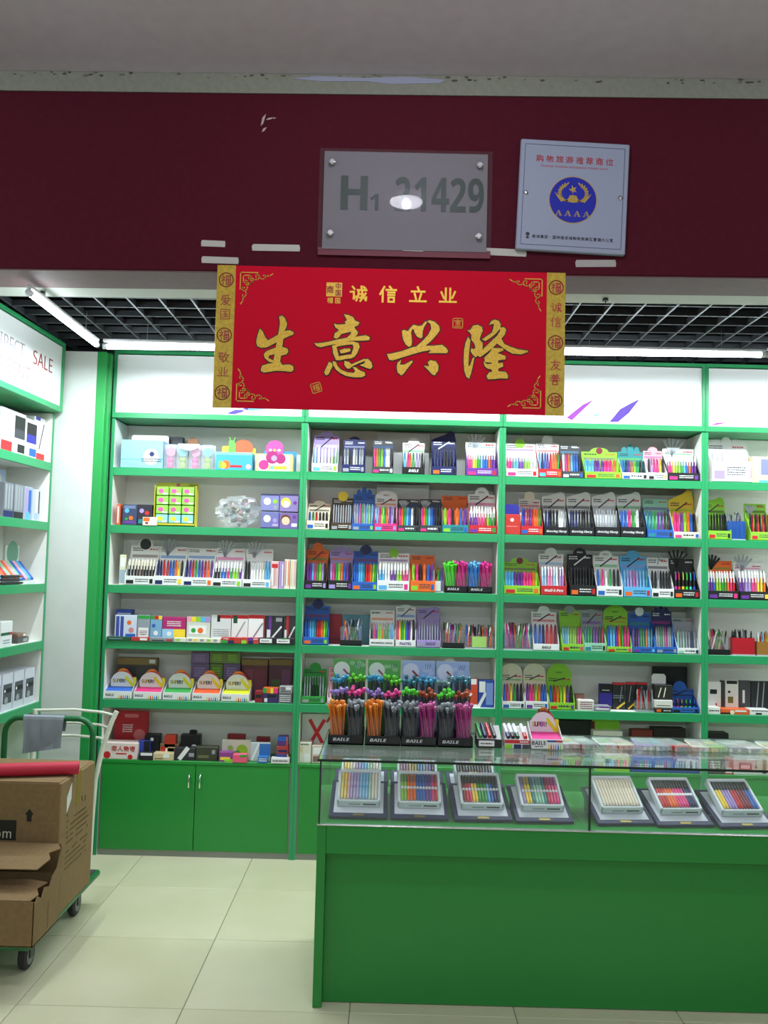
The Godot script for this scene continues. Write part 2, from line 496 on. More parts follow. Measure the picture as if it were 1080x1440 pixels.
func pen_box(row: String) -> void:
	var f := row.split("|")
	var r := int(f[0])
	var w := float(f[2]) - 0.003
	var lip := float(f[3])
	var top := float(f[4])
	var hs := float(f[5])
	var hk := float(f[6])
	var style := f[7].get_slice(":", 0)
	var emblem := f[7].get_slice(":", 1) if ":" in f[7] else ""
	var hc := f[8]
	var lc := f[9]
	var codes := f[10]
	var ptype := f[11]
	var d := 0.1
	var label := f[13]
	var o := thing("pen_display_box", label, "pen box", Vector3(float(f[1]), ROW_Y[r] + 0.0006, -4.992), 0.0, "pen display boxes on the wall shelves")
	# tray: bottom, lip, sloping sides, inner step that carries the pens
	var s := st()
	bx(s, Vector3(0, 0.002, -d / 2), Vector3(w, 0.004, d))
	bx(s, Vector3(0, lip / 2, -0.0015), Vector3(w, lip, 0.003), 0.0008)
	for sg in [-1.0, 1.0]:
		prism(s, PackedVector2Array([Vector2(0, 0), Vector2(d, 0), Vector2(d, hs * 0.8), Vector2(0.004, lip)]), -0.001, 0.001, Transform3D(Basis(Vector3.UP, PI / 2), Vector3(sg * (w / 2 - 0.001), 0, 0)))
	part("tray", s, mat(lc if lc != "w" or hc == "w" else "w", 0.5), o)
	# header card at the back
	var hd := st()
	var card_style := "dome" if style == "disc" else style
	prism(hd, header_poly(card_style, w, hs, hk), -0.0015, 0.0015)
	var card := part("header_card", hd, mat(hc, 0.5), o)
	card.position = Vector3(0, 0.001, -d + 0.002)
	card.rotation.x = -0.03
	var z := 0.0016
	if emblem in ["fan", "pen"] or style == "fan":
		var fc := emblem if style == "fan" else "w"
		if fc == "w":
			fc = "#b4b8bc"
		var fs := st()
		for k in (5 if emblem != "pen" else 1):
			var a := deg_to_rad(118.0 - k * 17.0) if emblem != "pen" else deg_to_rad(75.0)
			var base := Vector2(-w * 0.2, hs * 0.8) if emblem != "pen" else Vector2(0.0, hs * 0.85)
			if style == "flat" and emblem == "fan":
				base = Vector2(-w * 0.25, hs * 0.72)
			var reach := (hk - hs * 0.8) * 1.02 if style == "fan" else hs * 0.22
			line(fs, base, base + Vector2(cos(a), sin(a)) * reach, w * 0.075, z - 0.001, z + 0.002)
		part("header_fan", fs, mat(fc, 0.5), card)
	elif style in ["disc", "apple"]:
		var es := st()
		var rr := minf((hk - hs) * 0.75, w * 0.24)
		var cc := Vector2(0.0, hk - rr * 1.0)
		if style == "apple":
			cc.y -= rr * 0.35
			prism(es, disc_poly(cc + Vector2(-rr * 0.32, 0), rr * 0.72, rr * 0.95, 14), z, z + 0.002)
			prism(es, disc_poly(cc + Vector2(rr * 0.32, 0), rr * 0.72, rr * 0.95, 14), z, z + 0.0018)
			line(es, cc + Vector2(0, rr * 0.8), cc + Vector2(rr * 0.25, rr * 1.5), rr * 0.2, z, z + 0.002)
		else:
			prism(es, disc_poly(cc, rr, rr, 18), z, z + 0.002)
		part("header_emblem", es, mat(emblem, 0.45), card)
	# print between the pens and the shoulder of the card
	var dark := "#e8e8e6" if hue(hc).get_luminance() < 0.25 else "#2b2c33"
	var soft := "#" + hue(hc).lerp(hue(codes.substr(codes.length() / 2, 1)), 0.45).to_html(false)
	var y0 := top / hk + 0.02
	var y1 := hs / hk - 0.03
	if y1 > y0 + 0.05:
		var dsl := "R %s .06 %.3f .94 %.3f" % [soft, y0, y0 + (y1 - y0) * 0.28]
		if style in ["slant", "dome", "arch"]:
			dsl += ";P %s .3 %.3f .72 %.3f .05" % [dark, y0 + 0.02, y1 - 0.01]
		dsl += ";T %s .08 %.3f .42 %.3f;T %s .66 %.3f .94 %.3f" % [dark, y1 - 0.09, y1, "r" if hue(hc).get_luminance() > 0.4 else dark, y1 - 0.07, y1 - 0.01]
		flat_print(dsl, w, hk, z, card, "header_print")
		if style in ["dome", "arch", "flat"] and hc in ["w", "d", "k", "l", "n"] and f[12] == "-":
			var cap2 := minf(0.0085, (hs - top) * 0.3)
			if style == "flat":
				lettering("BAILE", cap2, Vector3(w * 0.22, hs * 0.965 - cap2 * 0.5, z), dark, card, bold)
			else:
				lettering("BAILE", cap2, Vector3(0, hs + (hk - hs) * 0.3, z), dark, card, bold)
	# lip print
	var ldark := "#e8e8e6" if hue(lc).get_luminance() < 0.3 else "#3a3b45"
	var c1 := codes.substr(0, 1)
	var c2 := codes.substr(codes.length() - 2, 1)
	if f[12] == "-":
		flat_print("R %s .05 .15 .3 .55;T %s .36 .3 .8 .75;R %s .84 .2 .95 .7" % ["r" if lc == "l" else (c1 if c1 != lc else "o"), ldark, c2 if c2 != lc else "r"], w, lip, 0.0, o, "lip_print")
	else:
		var cap := minf(lip * 0.36, w * 0.85 / (f[12].length() * 0.82))
		lettering(f[12], cap, Vector3(0, lip * 0.5, 0.0008), "#f0f0ee" if hue(lc).get_luminance() < 0.3 else ("u" if f[12] == "PASTEL" else "#24242c"), o, serif if f[12] == "drawing Sharp" else bold, "lettering", Basis(Vector3(1, 0, 0), Vector3(0.2, 1, 0), Vector3(0, 0, 1)))
	# pens
	var n := codes.length()
	var pitch := (w - 0.012) / n
	var rad := minf(pitch * 0.49, {"thin": 0.004, "thick": 0.009, "clear": 0.006}.get(ptype, 0.0066))
	var short := label
	for i in n:
		var c := codes.substr(i, 1)
		var x := float(f[1]) - w / 2 + 0.006 + pitch * (i + 0.5)
		var len_ := (top - 0.008) / cos(0.12) * rng.randf_range(0.97, 1.0)
		var xf := lean(Vector3(x, ROW_Y[r] + 0.006, -4.992 - 0.03), len_, rad, 0.12, rng.randf_range(-0.02, 0.02))
		want_pen(c, ptype, xf, rad * (top - lip), "%s pen in the %s" % [HUE[c], short], "%s pens in the %s" % [HUE[c], short])

# ---------- scene ----------
func _ready() -> void:
	rng.seed = 20240611
	# camera
	var cam := Camera3D.new()
	cam.name = "camera"
	cam.position = Vector3(0, 1.6, 0)
	cam.rotation = Vector3(0.0628667, 0.0040792, 0.0244696)
	cam.fov = 59.661
	cam.near = 0.05
	add_child(cam)
	cam.current = true
	# environment: an indoor place, no sky light reaches it
	var we := WorldEnvironment.new()
	we.name = "surroundings"
	var env := Environment.new()
	env.background_mode = Environment.BG_COLOR
	env.background_color = Color(0.02, 0.02, 0.022)
	env.tonemap_mode = Environment.TONE_MAPPER_LINEAR
	env.tonemap_exposure = 1.15
	env.sdfgi_enabled = true
	env.ssao_enabled = true
	env.ssil_enabled = true
	we.environment = env
	add_child(we)
	# materials and fonts shared below
	vc = StandardMaterial3D.new()
	vc.vertex_color_use_as_albedo = true
	vc.roughness = 0.5
	vcg = StandardMaterial3D.new()
	vcg.vertex_color_use_as_albedo = true
	vcg.roughness = 0.35
	bold = SystemFont.new()
	bold.font_names = PackedStringArray(["Droid Sans"])
	bold.font_weight = 700
	plain_font = SystemFont.new()
	plain_font.font_names = PackedStringArray(["Droid Sans"])
	serif = SystemFont.new()
	serif.font_names = PackedStringArray(["Droid Serif"])
	serif.font_weight = 700
	make_pen_meshes()
	make_pencil_meshes()
	rest_pencils = st()
	# light fittings of the stall and of the market hall, with an added row behind the camera
	tube_lights()
	hall_lights()
	# setting
	build_shell()
	build_ceiling()
	# furniture
	for i in 4:
		shelf_unit(i)
	left_unit()
	counter()
	signs()
	trolley()
	# goods
	for row in PEN_BOXES:
		pen_box(row)
	for row in GOODS:
		goods(row)
	special_goods()
	left_goods()
	counter_goods()
	tray_displays()
	place_pens()
	var rp := part("shelf_pencils", rest_pencils, vcg, self)
	tag(rp, "green, pink and blue pencils bunched in the shelf stands of the middle bay", "pencils")
	rp.set_meta("kind", "stuff")

const TUBE_COLOR := Color(0.93, 0.98, 1.0)
const TUBE_GLOW := 15.0
const TUBE_LIGHT := 1.55
const HALL_COLOR := Color(0.95, 0.95, 1.0)
const HALL_LAMP := 0.4
const ADDED_FRONT_LIGHT := 1.3  # strength of the added tubes behind the camera

func tube_light(a: Vector3, b: Vector3, label: String) -> void:
	var o := thing("tube_light", label, "tube light", (a + b) / 2.0, 0.0)
	var d := (b - a) / 2.0
	var w := d.normalized()
	var s := st()
	cyl(s, -d + w * 0.02, d - w * 0.02, 0.014, 0.014, 14)
	var m := StandardMaterial3D.new()
	m.albedo_color = Color(0.9, 0.9, 0.9)
	m.emission_enabled = true
	m.emission = TUBE_COLOR
	m.emission_energy_multiplier = TUBE_GLOW
	part("glow_tube", s, m, o)
	for sg in [-1.0, 1.0]:
		var e := st()
		cyl(e, d * sg - w * sg * 0.022, d * sg, 0.0145, 0.0145, 12)
		part("end_cap", e, mat("#c9cbcc", 0.4), o)
	var hs := st()
	bx(hs, Vector3(0, 0.024, 0), Vector3(0.022 if absf(w.z) > 0.5 else d.length() * 2, 0.016, 0.022 if absf(w.x) > 0.5 else d.length() * 2), 0.003)
	part("housing", hs, mat("#d5d7d8", 0.5), o)
	for sg in [-0.6, 0.6]:
		var e2 := st()
		cyl(e2, d * sg + Vector3(0, 0.03, 0), d * sg + Vector3(0, 0.125, 0), 0.0015, 0.0015, 6)
		part("hanger", e2, mat("#9a9c9e", 0.4, 0.6), o)
	var l := AreaLight3D.new()
	l.name = "tube_lamp"
	l.area_size = Vector2(d.length() * 2.0, 0.03)
	l.light_color = TUBE_COLOR
	l.light_energy = TUBE_LIGHT
	l.shadow_enabled = true
	l.set("area_range", 12.0)
	o.add_child(l)
	var x_axis := w
	var z_axis := Vector3.UP
	l.transform = Transform3D(Basis(x_axis, z_axis.cross(x_axis), z_axis), Vector3(0, -0.02, 0))

func tube_lights() -> void:
	for k in 4:
		var x0 := -1.475 + k * 1.13
		tube_light(Vector3(x0, 2.697 + k * 0.0122, -4.5), Vector3(x0 + 1.122, 2.697 + 0.0122 * (k + 1), -4.5), ["leftmost white tube light along the back of the stall ceiling", "white tube light behind the red banner", "white tube light to the right of the red banner", "white tube light past the right edge of the view"][k])
	tube_light(Vector3(-1.497, 2.697, -3.60), Vector3(-1.497, 2.697, -4.475), "white tube light running along the left side of the ceiling")
	tube_light(Vector3(2.9, 2.74, -3.60), Vector3(2.9, 2.74, -4.475), "white tube light on the right side beyond the view")

func hall_lights() -> void:
	var k := 0
	for p in [Vector3(0.06, 3.5, -2.24), Vector3(-2.4, 3.5, -2.24), Vector3(2.5, 3.5, -2.24), Vector3(0.06, 3.5, 0.4), Vector3(-2.4, 3.5, 0.4), Vector3(2.5, 3.5, 0.4)]:
		var o := thing("ceiling_lamp", ["round hall ceiling lamp above the counter", "round hall ceiling lamp to the left", "round hall ceiling lamp to the right", "round hall ceiling lamp over the camera", "round hall ceiling lamp behind to the left", "round hall ceiling lamp behind to the right"][k], "ceiling lamp", p + Vector3(0, 0.092 + 0.0115 * p.x, 0))
		k += 1
		var r := st()
		lathe(r, [Vector2(0.102, 0.0), Vector2(0.102, -0.012), Vector2(0.098, -0.016), Vector2(0.088, -0.016)], 28)
		part("base", r, mat("#d8d8d6", 0.4), o)
		var g := st()
		lathe(g, [Vector2(0.0, -0.034), Vector2(0.05, -0.032), Vector2(0.084, -0.024), Vector2(0.088, -0.016), Vector2(0.0, -0.014)], 28)
		var m := StandardMaterial3D.new()
		m.emission_enabled = true
		m.emission = Color(0.95, 0.95, 1.0)
		m.emission_energy_multiplier = 32.0
		part("lamp_disc", g, m, o)
		var l := OmniLight3D.new()
		l.name = "ceiling_lamp_light"
		l.light_color = HALL_COLOR
		l.light_energy = HALL_LAMP
		l.light_size = 0.02
		l.omni_range = 14.0
		l.omni_attenuation = 2.0
		l.shadow_enabled = true
		l.position.y = -0.025
		o.add_child(l)
	# added, unseen row of tubes behind the camera; fills the stall from the front
	for q in 4:
		var x := -2.6 + q * 1.75
		var o2 := thing("tube_light", "added white tube light behind the camera, %s of four" % ["first", "second", "third", "fourth"][q], "tube light", Vector3(x, 2.62, 2.42))
		var s := st()
		cyl(s, Vector3(-0.6, 0, 0), Vector3(0.6, 0, 0), 0.014, 0.014, 12)
		var m2 := StandardMaterial3D.new()
		m2.emission_enabled = true
		m2.emission = TUBE_COLOR
		m2.emission_energy_multiplier = 6.0
		part("glow_tube", s, m2, o2)
		s = st()
		bx(s, Vector3(0, 0, 0.04), Vector3(1.22, 0.03, 0.05), 0.004)
		part("housing", s, mat("#d5d7d8", 0.5), o2)
		var l2 := AreaLight3D.new()
		l2.name = "tube_lamp"
		l2.area_size = Vector2(1.2, 0.03)
		l2.light_color = TUBE_COLOR
		l2.light_energy = ADDED_FRONT_LIGHT
		l2.shadow_enabled = true
		l2.set("area_range", 14.0)
		l2.position.z = -0.02
		o2.add_child(l2)

func build_shell() -> void:
	# tiled floor, joints sunk below the tiles
	var fl := Node3D.new()
	fl.name = "floor"
	fl.set_meta("kind", "structure")
	add_child(fl)
	box_part("grout_bed", Vector3(0.2, -0.053, -1.5), Vector3(12, 0.1, 8.2), mat("#8b8a72", 0.9), fl)
	var tiles := []
	for k in 3:
		tiles.append(noisy(["#cbc7a4", "#c8c5a1", "#cecaa8"][k], ["#d6d2b4", "#d3cfb0", "#d9d5b8"][k], 0.006, [0.24, 0.28, 0.26][k], 0.5))
	var ts := st()
	bx(ts, Vector3(0, -0.006, 0), Vector3(0.5965, 0.012, 0.5965), 0.0015)
	var tm := ts.commit()
	for i in 17:
		for j in 12:
			var t := part_mesh("tile", tm, tiles[(i * 7 + j * 5) % 3], fl)
			t.position = Vector3(-1.294 + 0.3 + 0.6 * (i - 7), 0, -4.519 + 0.3 + 0.6 * (j - 2))
	# walls
	var white := noisy("#c9cbc6", "#d3d5d0", 0.02, 0.8)
	var s := st()
	bx(s, Vector3(0.35, 1.8, -5.41), Vector3(6.3, 3.6, 0.2))
	setting("wall_back", s, white)
	s = st()
	bx(s, Vector3(-2.5, 1.8, -4.6), Vector3(0.2, 3.6, 1.8))
	setting("wall_left", s, white)
	s = st()
	bx(s, Vector3(3.4, 1.8, -4.6), Vector3(0.2, 3.6, 1.8))
	setting("wall_right", s, white)
	s = st()
	bx(s, Vector3(-4.2, 1.38, -3.62), Vector3(3.6, 2.76, 0.24))
	setting("wall_front_left", s, white)
	s = st()
	bx(s, Vector3(4.7, 1.38, -3.62), Vector3(2.8, 2.76, 0.24))
	setting("wall_front_right", s, white)
	s = st()
	bx(s, Vector3(0.2, 1.8, 2.6), Vector3(12, 3.8, 0.2))
	setting("wall_rear", s, noisy("#4a4845", "#54524e", 0.02, 0.8))
	for sg in [-1.0, 1.0]:
		s = st()
		bx(s, Vector3(0.2 + sg * 5.95, 1.8, -0.5), Vector3(0.2, 3.8, 6.2))
		setting("wall_hall_left" if sg < 0 else "wall_hall_right", s, noisy("#8f8d88", "#9a9892", 0.02, 0.8))
	var maroon := noisy("#47101f", "#4e1423", 0.05, 0.8, 1.0, 3)
	maroon.metallic_specular = 0.25
	# maroon fascia beam, a little out of level as in the place
	var tilt := Transform3D(Basis(Vector3.BACK, 0.0115), Vector3(0, 2.778, -3.5))
	s = st()
	bx(s, tilt * Vector3(0, 0.367, -0.115), Vector3(12, 0.734, 0.23), 0.004, tilt.basis)
	var fascia := setting("wall_front", s, maroon)
	s = st()
	bx(s, tilt * Vector3(0, 0.775, -0.115), Vector3(12, 0.082, 0.236), 0.0, tilt.basis)
	var trim := setting("trim_1", s, noisy("#7d7f72", "#8a8c7e", 0.06, 0.9))
	# chipped plaster along the upper trim
	var ch := st()
	for k in 70:
		var x := rng.randf_range(-1.6, 1.7)
		if k > 45:
			x = [-0.25, 0.42, 1.35][k % 3] + rng.randf_range(-0.22, 0.22)
		var blob := PackedVector2Array()
		var cx := tilt * Vector3(x, 0.79 + rng.randf_range(0.004, 0.022), 0.0045)
		var r := rng.randf_range(0.002, 0.008)
		for q in 7:
			var a := TAU * q / 7.0
			blob.append(Vector2(cos(a) * r * rng.randf_range(0.8, 2.2), sin(a) * r * rng.randf_range(0.4, 0.9)))
		ch.set_color(lin("#4d453c" if k % 3 else "#6d6454"))
		prism(ch, blob, -0.001, 0.0005, Transform3D(Basis(), cx))
	var chips := part("plaster_chip", ch, vc, trim)
	chips.set_meta("kind", "stuff")
	var pt := st()
	prism(pt, outline("0,0 0.1,0.012 0.28,0.006 0.46,0.014 0.62,0.002 0.6,-0.012 0.4,-0.018 0.3,-0.008 0.12,-0.01", 1.0), -0.001, 0.0012, Transform3D(Basis(Vector3.BACK, 0.0115), tilt * Vector3(-0.42, 0.795, 0.004)))
	part("paint_patch", pt, mat("#9498ac", 0.8), trim)
	# scuffs where things were stuck to the fascia
	var sc := st()
	sc.set_color(lin("#b9a3a0"))
	for q in [[-0.55, 3.37, 0.02, 0.05], [-0.53, 3.395, 0.035, 0.012], [-0.50, 3.40, 0.012, 0.006], [-0.545, 3.345, 0.02, 0.02]]:
		prism(sc, PackedVector2Array([Vector2(0, 0), Vector2(q[2] * 0.5, q[3] * 0.2), Vector2(q[2], q[3]), Vector2(q[2] * 0.3, q[3] * 0.7)]), -0.001, 0.0006, Transform3D(Basis(), Vector3(q[0], q[1], -3.4985)))
	part("scuff_mark", sc, vc, fascia)
	s = st()
	bx(s, tilt * Vector3(0, -0.003, -0.116), Vector3(6.2, 0.005, 0.222), 0.0, tilt.basis)
	setting("lit_soffit_4", s, noisy("#5c3c3f", "#664447", 0.03, 0.6))  # beam underside in a lighter maroon, the shop light put into its colour
	# white lip behind the beam, where the open ceiling starts
	s = st()
	bx(s, tilt * Vector3(0, 0.02, -0.31), Vector3(6.2, 0.03, 0.16), 0.003, tilt.basis)
	setting("trim_2", s, mat("#b9bab4", 0.7))
	# plain white panel between the left unit and the back unit
	s = st()
	bx(s, Vector3(-1.765, 1.378, -4.88), Vector3(0.28, 2.756, 0.02))
	setting("wall_corner", s, noisy("#ccd0cb", "#d4d8d3", 0.01, 0.55))
	s = st()
	bx(s, Vector3(-1.86, 2.78, -4.9), Vector3(0.085, 0.045, 0.02))
	setting("trim_3", s, mat("#d8dad8", 0.6))
	# hall ceiling, and the black void over the stall
	s = st()
	bx(s, Vector3(0, 3.645, -0.4), Vector3(12.4, 0.1, 6.45), 0.0, Basis(Vector3.BACK, 0.0115))
	setting("ceiling", s, noisy("#c6bccc", "#cec4d4", 0.02, 0.85))
	s = st()
	bx(s, Vector3(0.4, 3.66, -4.6), Vector3(6.2, 0.1, 1.9))
	setting("ceiling_void", s, mat("#0b0b0c", 0.9))
	for sg in [-1.0, 1.0]:
		s = st()
		bx(s, Vector3(-2.385 if sg < 0 else 3.285, 3.24, -4.5), Vector3(0.02, 0.76, 1.7))
		setting("ceiling_void_left" if sg < 0 else "ceiling_void_right", s, mat("#0b0b0c", 0.9))
	s = st()
	bx(s, Vector3(0.4, 3.24, -5.295), Vector3(6.0, 0.76, 0.02))
	setting("ceiling_void_back", s, mat("#101012", 0.9))
	s = st()
	bx(s, Vector3(0.4, 3.25, -3.745), Vector3(6.0, 0.76, 0.02))
	setting("ceiling_void_front", s, mat("#0b0b0c", 0.9))

func build_ceiling() -> void:
	# open-cell ceiling of dark bars 0.15 m apart
	var g := Node3D.new()
	g.name = "ceiling_grid"
	g.set_meta("kind", "structure")
	add_child(g)
	g.position = Vector3(0, 2.83, 0)
	g.rotation.z = 0.008
	var m := mat("#44464b", 0.4, 0.3)
	var along := st()
	bx(along, Vector3.ZERO, Vector3(0.01, 0.032, 1.36), 0.002)
	var am := along.commit()
	for i in 37:
		var x := 1.014 - 0.15 * 22 + 0.15 * i
		if x > -2.3 and x < 3.2:
			var b := part_mesh("grid_bar", am, m, g)
			b.position = Vector3(x, 0.016, -4.57)
	var cross := st()
	bx(cross, Vector3.ZERO, Vector3(5.5, 0.03, 0.01), 0.002)
	var cm := cross.commit()
	for j in 9:
		var b2 := part_mesh("cross_bar", cm, m, g)
		b2.position = Vector3(0.45, 0.0165, -4.07 - 0.1523 * j + 0.1523)
	for p in [[-1.52, "small dark ceiling hook at the left, by the tube light"], [0.92, "small dark ceiling hook to the right of the banner"]]:
		var o := thing("ceiling_hook", p[1], "hook", Vector3(p[0], 2.778 + p[0] * 0.0115, -3.80), 0.0)
		var s := st()
		cyl(s, Vector3.ZERO, Vector3(0, -0.012, 0), 0.012, 0.014, 10)
		part("base", s, mat("#2a2a2c", 0.5), o)
		s = st()
		tube(s, [Vector3(0, -0.01, 0), Vector3(0, -0.022, 0), Vector3(0.008, -0.028, 0), Vector3(0.014, -0.022, 0)], 0.003, 6)
		part("hook", s, mat("#2a2a2c", 0.5), o)

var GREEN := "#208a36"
var COOL_LIT_EDGE := "#2c985e"  # the board green made bluer, cool tube light mixed into the colour
const BAYS := [-1.563, -0.477, 0.636, 1.770, 2.900]

# one bay of shelving, front at local z = 0, width w
func unit_body(o: Node3D, w: float, depth: float, cupboards: bool, sign_out: float) -> void:
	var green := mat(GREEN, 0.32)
	var band := mat(COOL_LIT_EDGE, 0.32)
	var inside := mat("#eeefe8", 0.55)
	var hw := w / 2.0
	for sg in [-1.0, 1.0]:
		var sp := box_part("side_panel", Vector3(sg * (hw - 0.0095), 1.2, -depth / 2 - 0.002), Vector3(0.0185, 2.4, depth - 0.004), inside, o)
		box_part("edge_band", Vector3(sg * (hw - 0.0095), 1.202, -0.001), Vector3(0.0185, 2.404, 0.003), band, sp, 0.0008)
	box_part("back_panel", Vector3(0, 1.455, -depth + 0.004), Vector3(w - 0.04, 1.9, 0.008), inside, o)
	for k in 5:
		var sh := box_part("shelf", Vector3(0, ROW_Y[k] - 0.014, -depth / 2 - 0.004), Vector3(w - 0.039, 0.028, depth - 0.026), inside, o)
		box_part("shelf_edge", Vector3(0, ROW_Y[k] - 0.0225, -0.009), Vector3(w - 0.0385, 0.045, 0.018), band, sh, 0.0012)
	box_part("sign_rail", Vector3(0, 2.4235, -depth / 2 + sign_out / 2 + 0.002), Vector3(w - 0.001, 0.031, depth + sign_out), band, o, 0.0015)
	box_part("sign_board", Vector3(0, 2.604, -0.012 + sign_out), Vector3(w - 0.03, 0.33, 0.008), mat("#f4f6f6", 0.35), o)
	for sg in [-1.0, 1.0]:
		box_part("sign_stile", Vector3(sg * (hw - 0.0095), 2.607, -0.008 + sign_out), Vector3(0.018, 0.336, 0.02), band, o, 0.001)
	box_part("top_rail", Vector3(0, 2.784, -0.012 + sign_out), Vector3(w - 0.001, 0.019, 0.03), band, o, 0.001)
	box_part("sign_back", Vector3(0, 2.604, -0.03 + sign_out), Vector3(w - 0.04, 0.33, 0.02), mat("#cfd1c8", 0.6), o)
	if not cupboards:
		return
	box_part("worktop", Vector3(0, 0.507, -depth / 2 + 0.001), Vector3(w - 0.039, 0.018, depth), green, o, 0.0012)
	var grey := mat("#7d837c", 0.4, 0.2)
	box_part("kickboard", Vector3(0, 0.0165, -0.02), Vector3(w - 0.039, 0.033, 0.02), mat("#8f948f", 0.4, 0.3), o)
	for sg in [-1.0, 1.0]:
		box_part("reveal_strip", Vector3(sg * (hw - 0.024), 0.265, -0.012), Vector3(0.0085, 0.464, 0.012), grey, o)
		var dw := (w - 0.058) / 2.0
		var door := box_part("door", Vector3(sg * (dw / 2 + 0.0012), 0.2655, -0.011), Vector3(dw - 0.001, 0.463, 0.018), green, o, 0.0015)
		var hd := st()
		var hx: float = sg * 0.03
		tube(hd, [Vector3(hx, 0.37, -0.002), Vector3(hx, 0.372, 0.012), Vector3(hx, 0.385, 0.024), Vector3(hx, 0.41, 0.03), Vector3(hx, 0.435, 0.024), Vector3(hx, 0.448, 0.012), Vector3(hx, 0.45, -0.002)], 0.005, 8)
		part("handle", hd, mat("#e8eaec", 0.15, 1.0), door)

func shelf_unit(i: int) -> void:
	var w: float = BAYS[i + 1] - BAYS[i]
	var o := thing("shelf_unit", ["green and white wall shelf unit with cupboard at the left", "green and white wall shelf unit below the red banner", "green and white wall shelf unit above the counter, right of centre", "green and white wall shelf unit cut off at the right"][i], "shelf unit", Vector3((BAYS[i] + BAYS[i + 1]) / 2.0, 0.0, SHELF_Z), 0.0, "wall shelf units")
	unit_body(o, w, 0.262, true, 0.006)
	# printed pens on the sign boards
	var s := st()
	var z := -0.0015
	if i == 0:
		s.set_color(lin("#4a3aa0"))
		prism(s, outline("0.15,2.50 0.19,2.505 0.22,2.525 0.235,2.522 0.23,2.512 0.2,2.503", 1.0), z, z + 0.0006)
		prism(s, outline("0.1,2.448 0.15,2.47 0.2,2.47 0.19,2.458 0.14,2.443", 1.0), z, z + 0.0006)
		prism(s, outline("0.19,2.475 0.22,2.49 0.225,2.48 0.22,2.468", 1.0), z, z + 0.0006)
		s.set_color(lin("#5aa6c8"))
		prism(s, outline("0.222,2.465 0.228,2.492 0.45,2.53 0.46,2.5", 1.0), z, z + 0.0006)
	elif i == 2:
		s.set_color(lin("#8c2aa0"))
		prism(s, outline("-0.21,2.47 -0.18,2.455 -0.08,2.555 -0.01,2.62 -0.06,2.575 -0.12,2.545", 1.0), z, z + 0.0006)
		s.set_color(lin("#4f2a98"))
		prism(s, outline("0.03,2.45 0.08,2.453 0.14,2.505 0.2,2.585 0.15,2.56 0.09,2.525", 1.0), z, z + 0.0006)
		s.set_color(lin("#7fb8bc"))
		prism(s, outline("-0.07,2.49 -0.04,2.478 -0.02,2.5 -0.04,2.495", 1.0), z, z + 0.0006)
		prism(s, outline("-0.3,2.47 -0.22,2.53 -0.2,2.55 -0.27,2.51", 1.0), z, z + 0.0006)
		s.set_color(lin("#b8bcc0"))
		prism(s, outline("0.44,2.5 0.49,2.525 0.48,2.51", 1.0), z, z + 0.0006)
	elif i == 3:
		s.set_color(lin("#9a309c"))
		prism(s, outline("-0.54,2.442 -0.47,2.455 -0.45,2.465 -0.5,2.46", 1.0), z, z + 0.0006)
		prism(s, outline("-0.4,2.442 -0.3,2.47 -0.28,2.475 -0.33,2.458", 1.0), z, z + 0.0006)
	if i != 1:
		part("sign_print", s, vc, o)

func left_unit() -> void:
	# front faces the aisle; the far end meets the white corner panel
	var turn := PI / 2.0 - 0.04494
	var bas := Basis(Vector3.UP, turn)
	for k in 2:
		var w := 1.0
		var mid := Vector3(-1.84, 0, -4.85) + bas * Vector3(0.006 - w / 2.0 - k * w, 0, 0)
		var o := thing("shelf_unit", ["green and white side shelf unit along the left wall", "green and white side shelf unit nearest the left edge"][k], "shelf unit", mid, turn, "wall shelf units")
		unit_body(o, w, 0.25, true, 0.04)
		if k == 0:
			lettering("DIRECT", 0.068, Vector3(-0.135, 2.63, 0.0325), "#a8a2a4", o, plain_font, "sign_lettering", Basis(), 1.05)
			lettering("SALE", 0.068, Vector3(0.247, 2.63, 0.0325), "#9a302a", o, plain_font, "sign_lettering", Basis(), 1.2)
			lettering("AGENT", 0.068, Vector3(-0.065, 2.525, 0.0325), "#a07876", o, plain_font, "sign_lettering", Basis(), 1.15)
	# green corner post
	var p := thing("corner_post", "tall green corner post left of the back shelf units", "post", Vector3(-1.6, 0, -4.9))
	box_part("post", Vector3(0, 1.379, 0), Vector3(0.05, 2.758, 0.06), mat("#28984a", 0.32), p, 0.002)
	box_part("post_return", Vector3(0.031, 1.379, -0.03), Vector3(0.013, 2.758, 0.04), mat("#28984a", 0.32), p, 0.001)

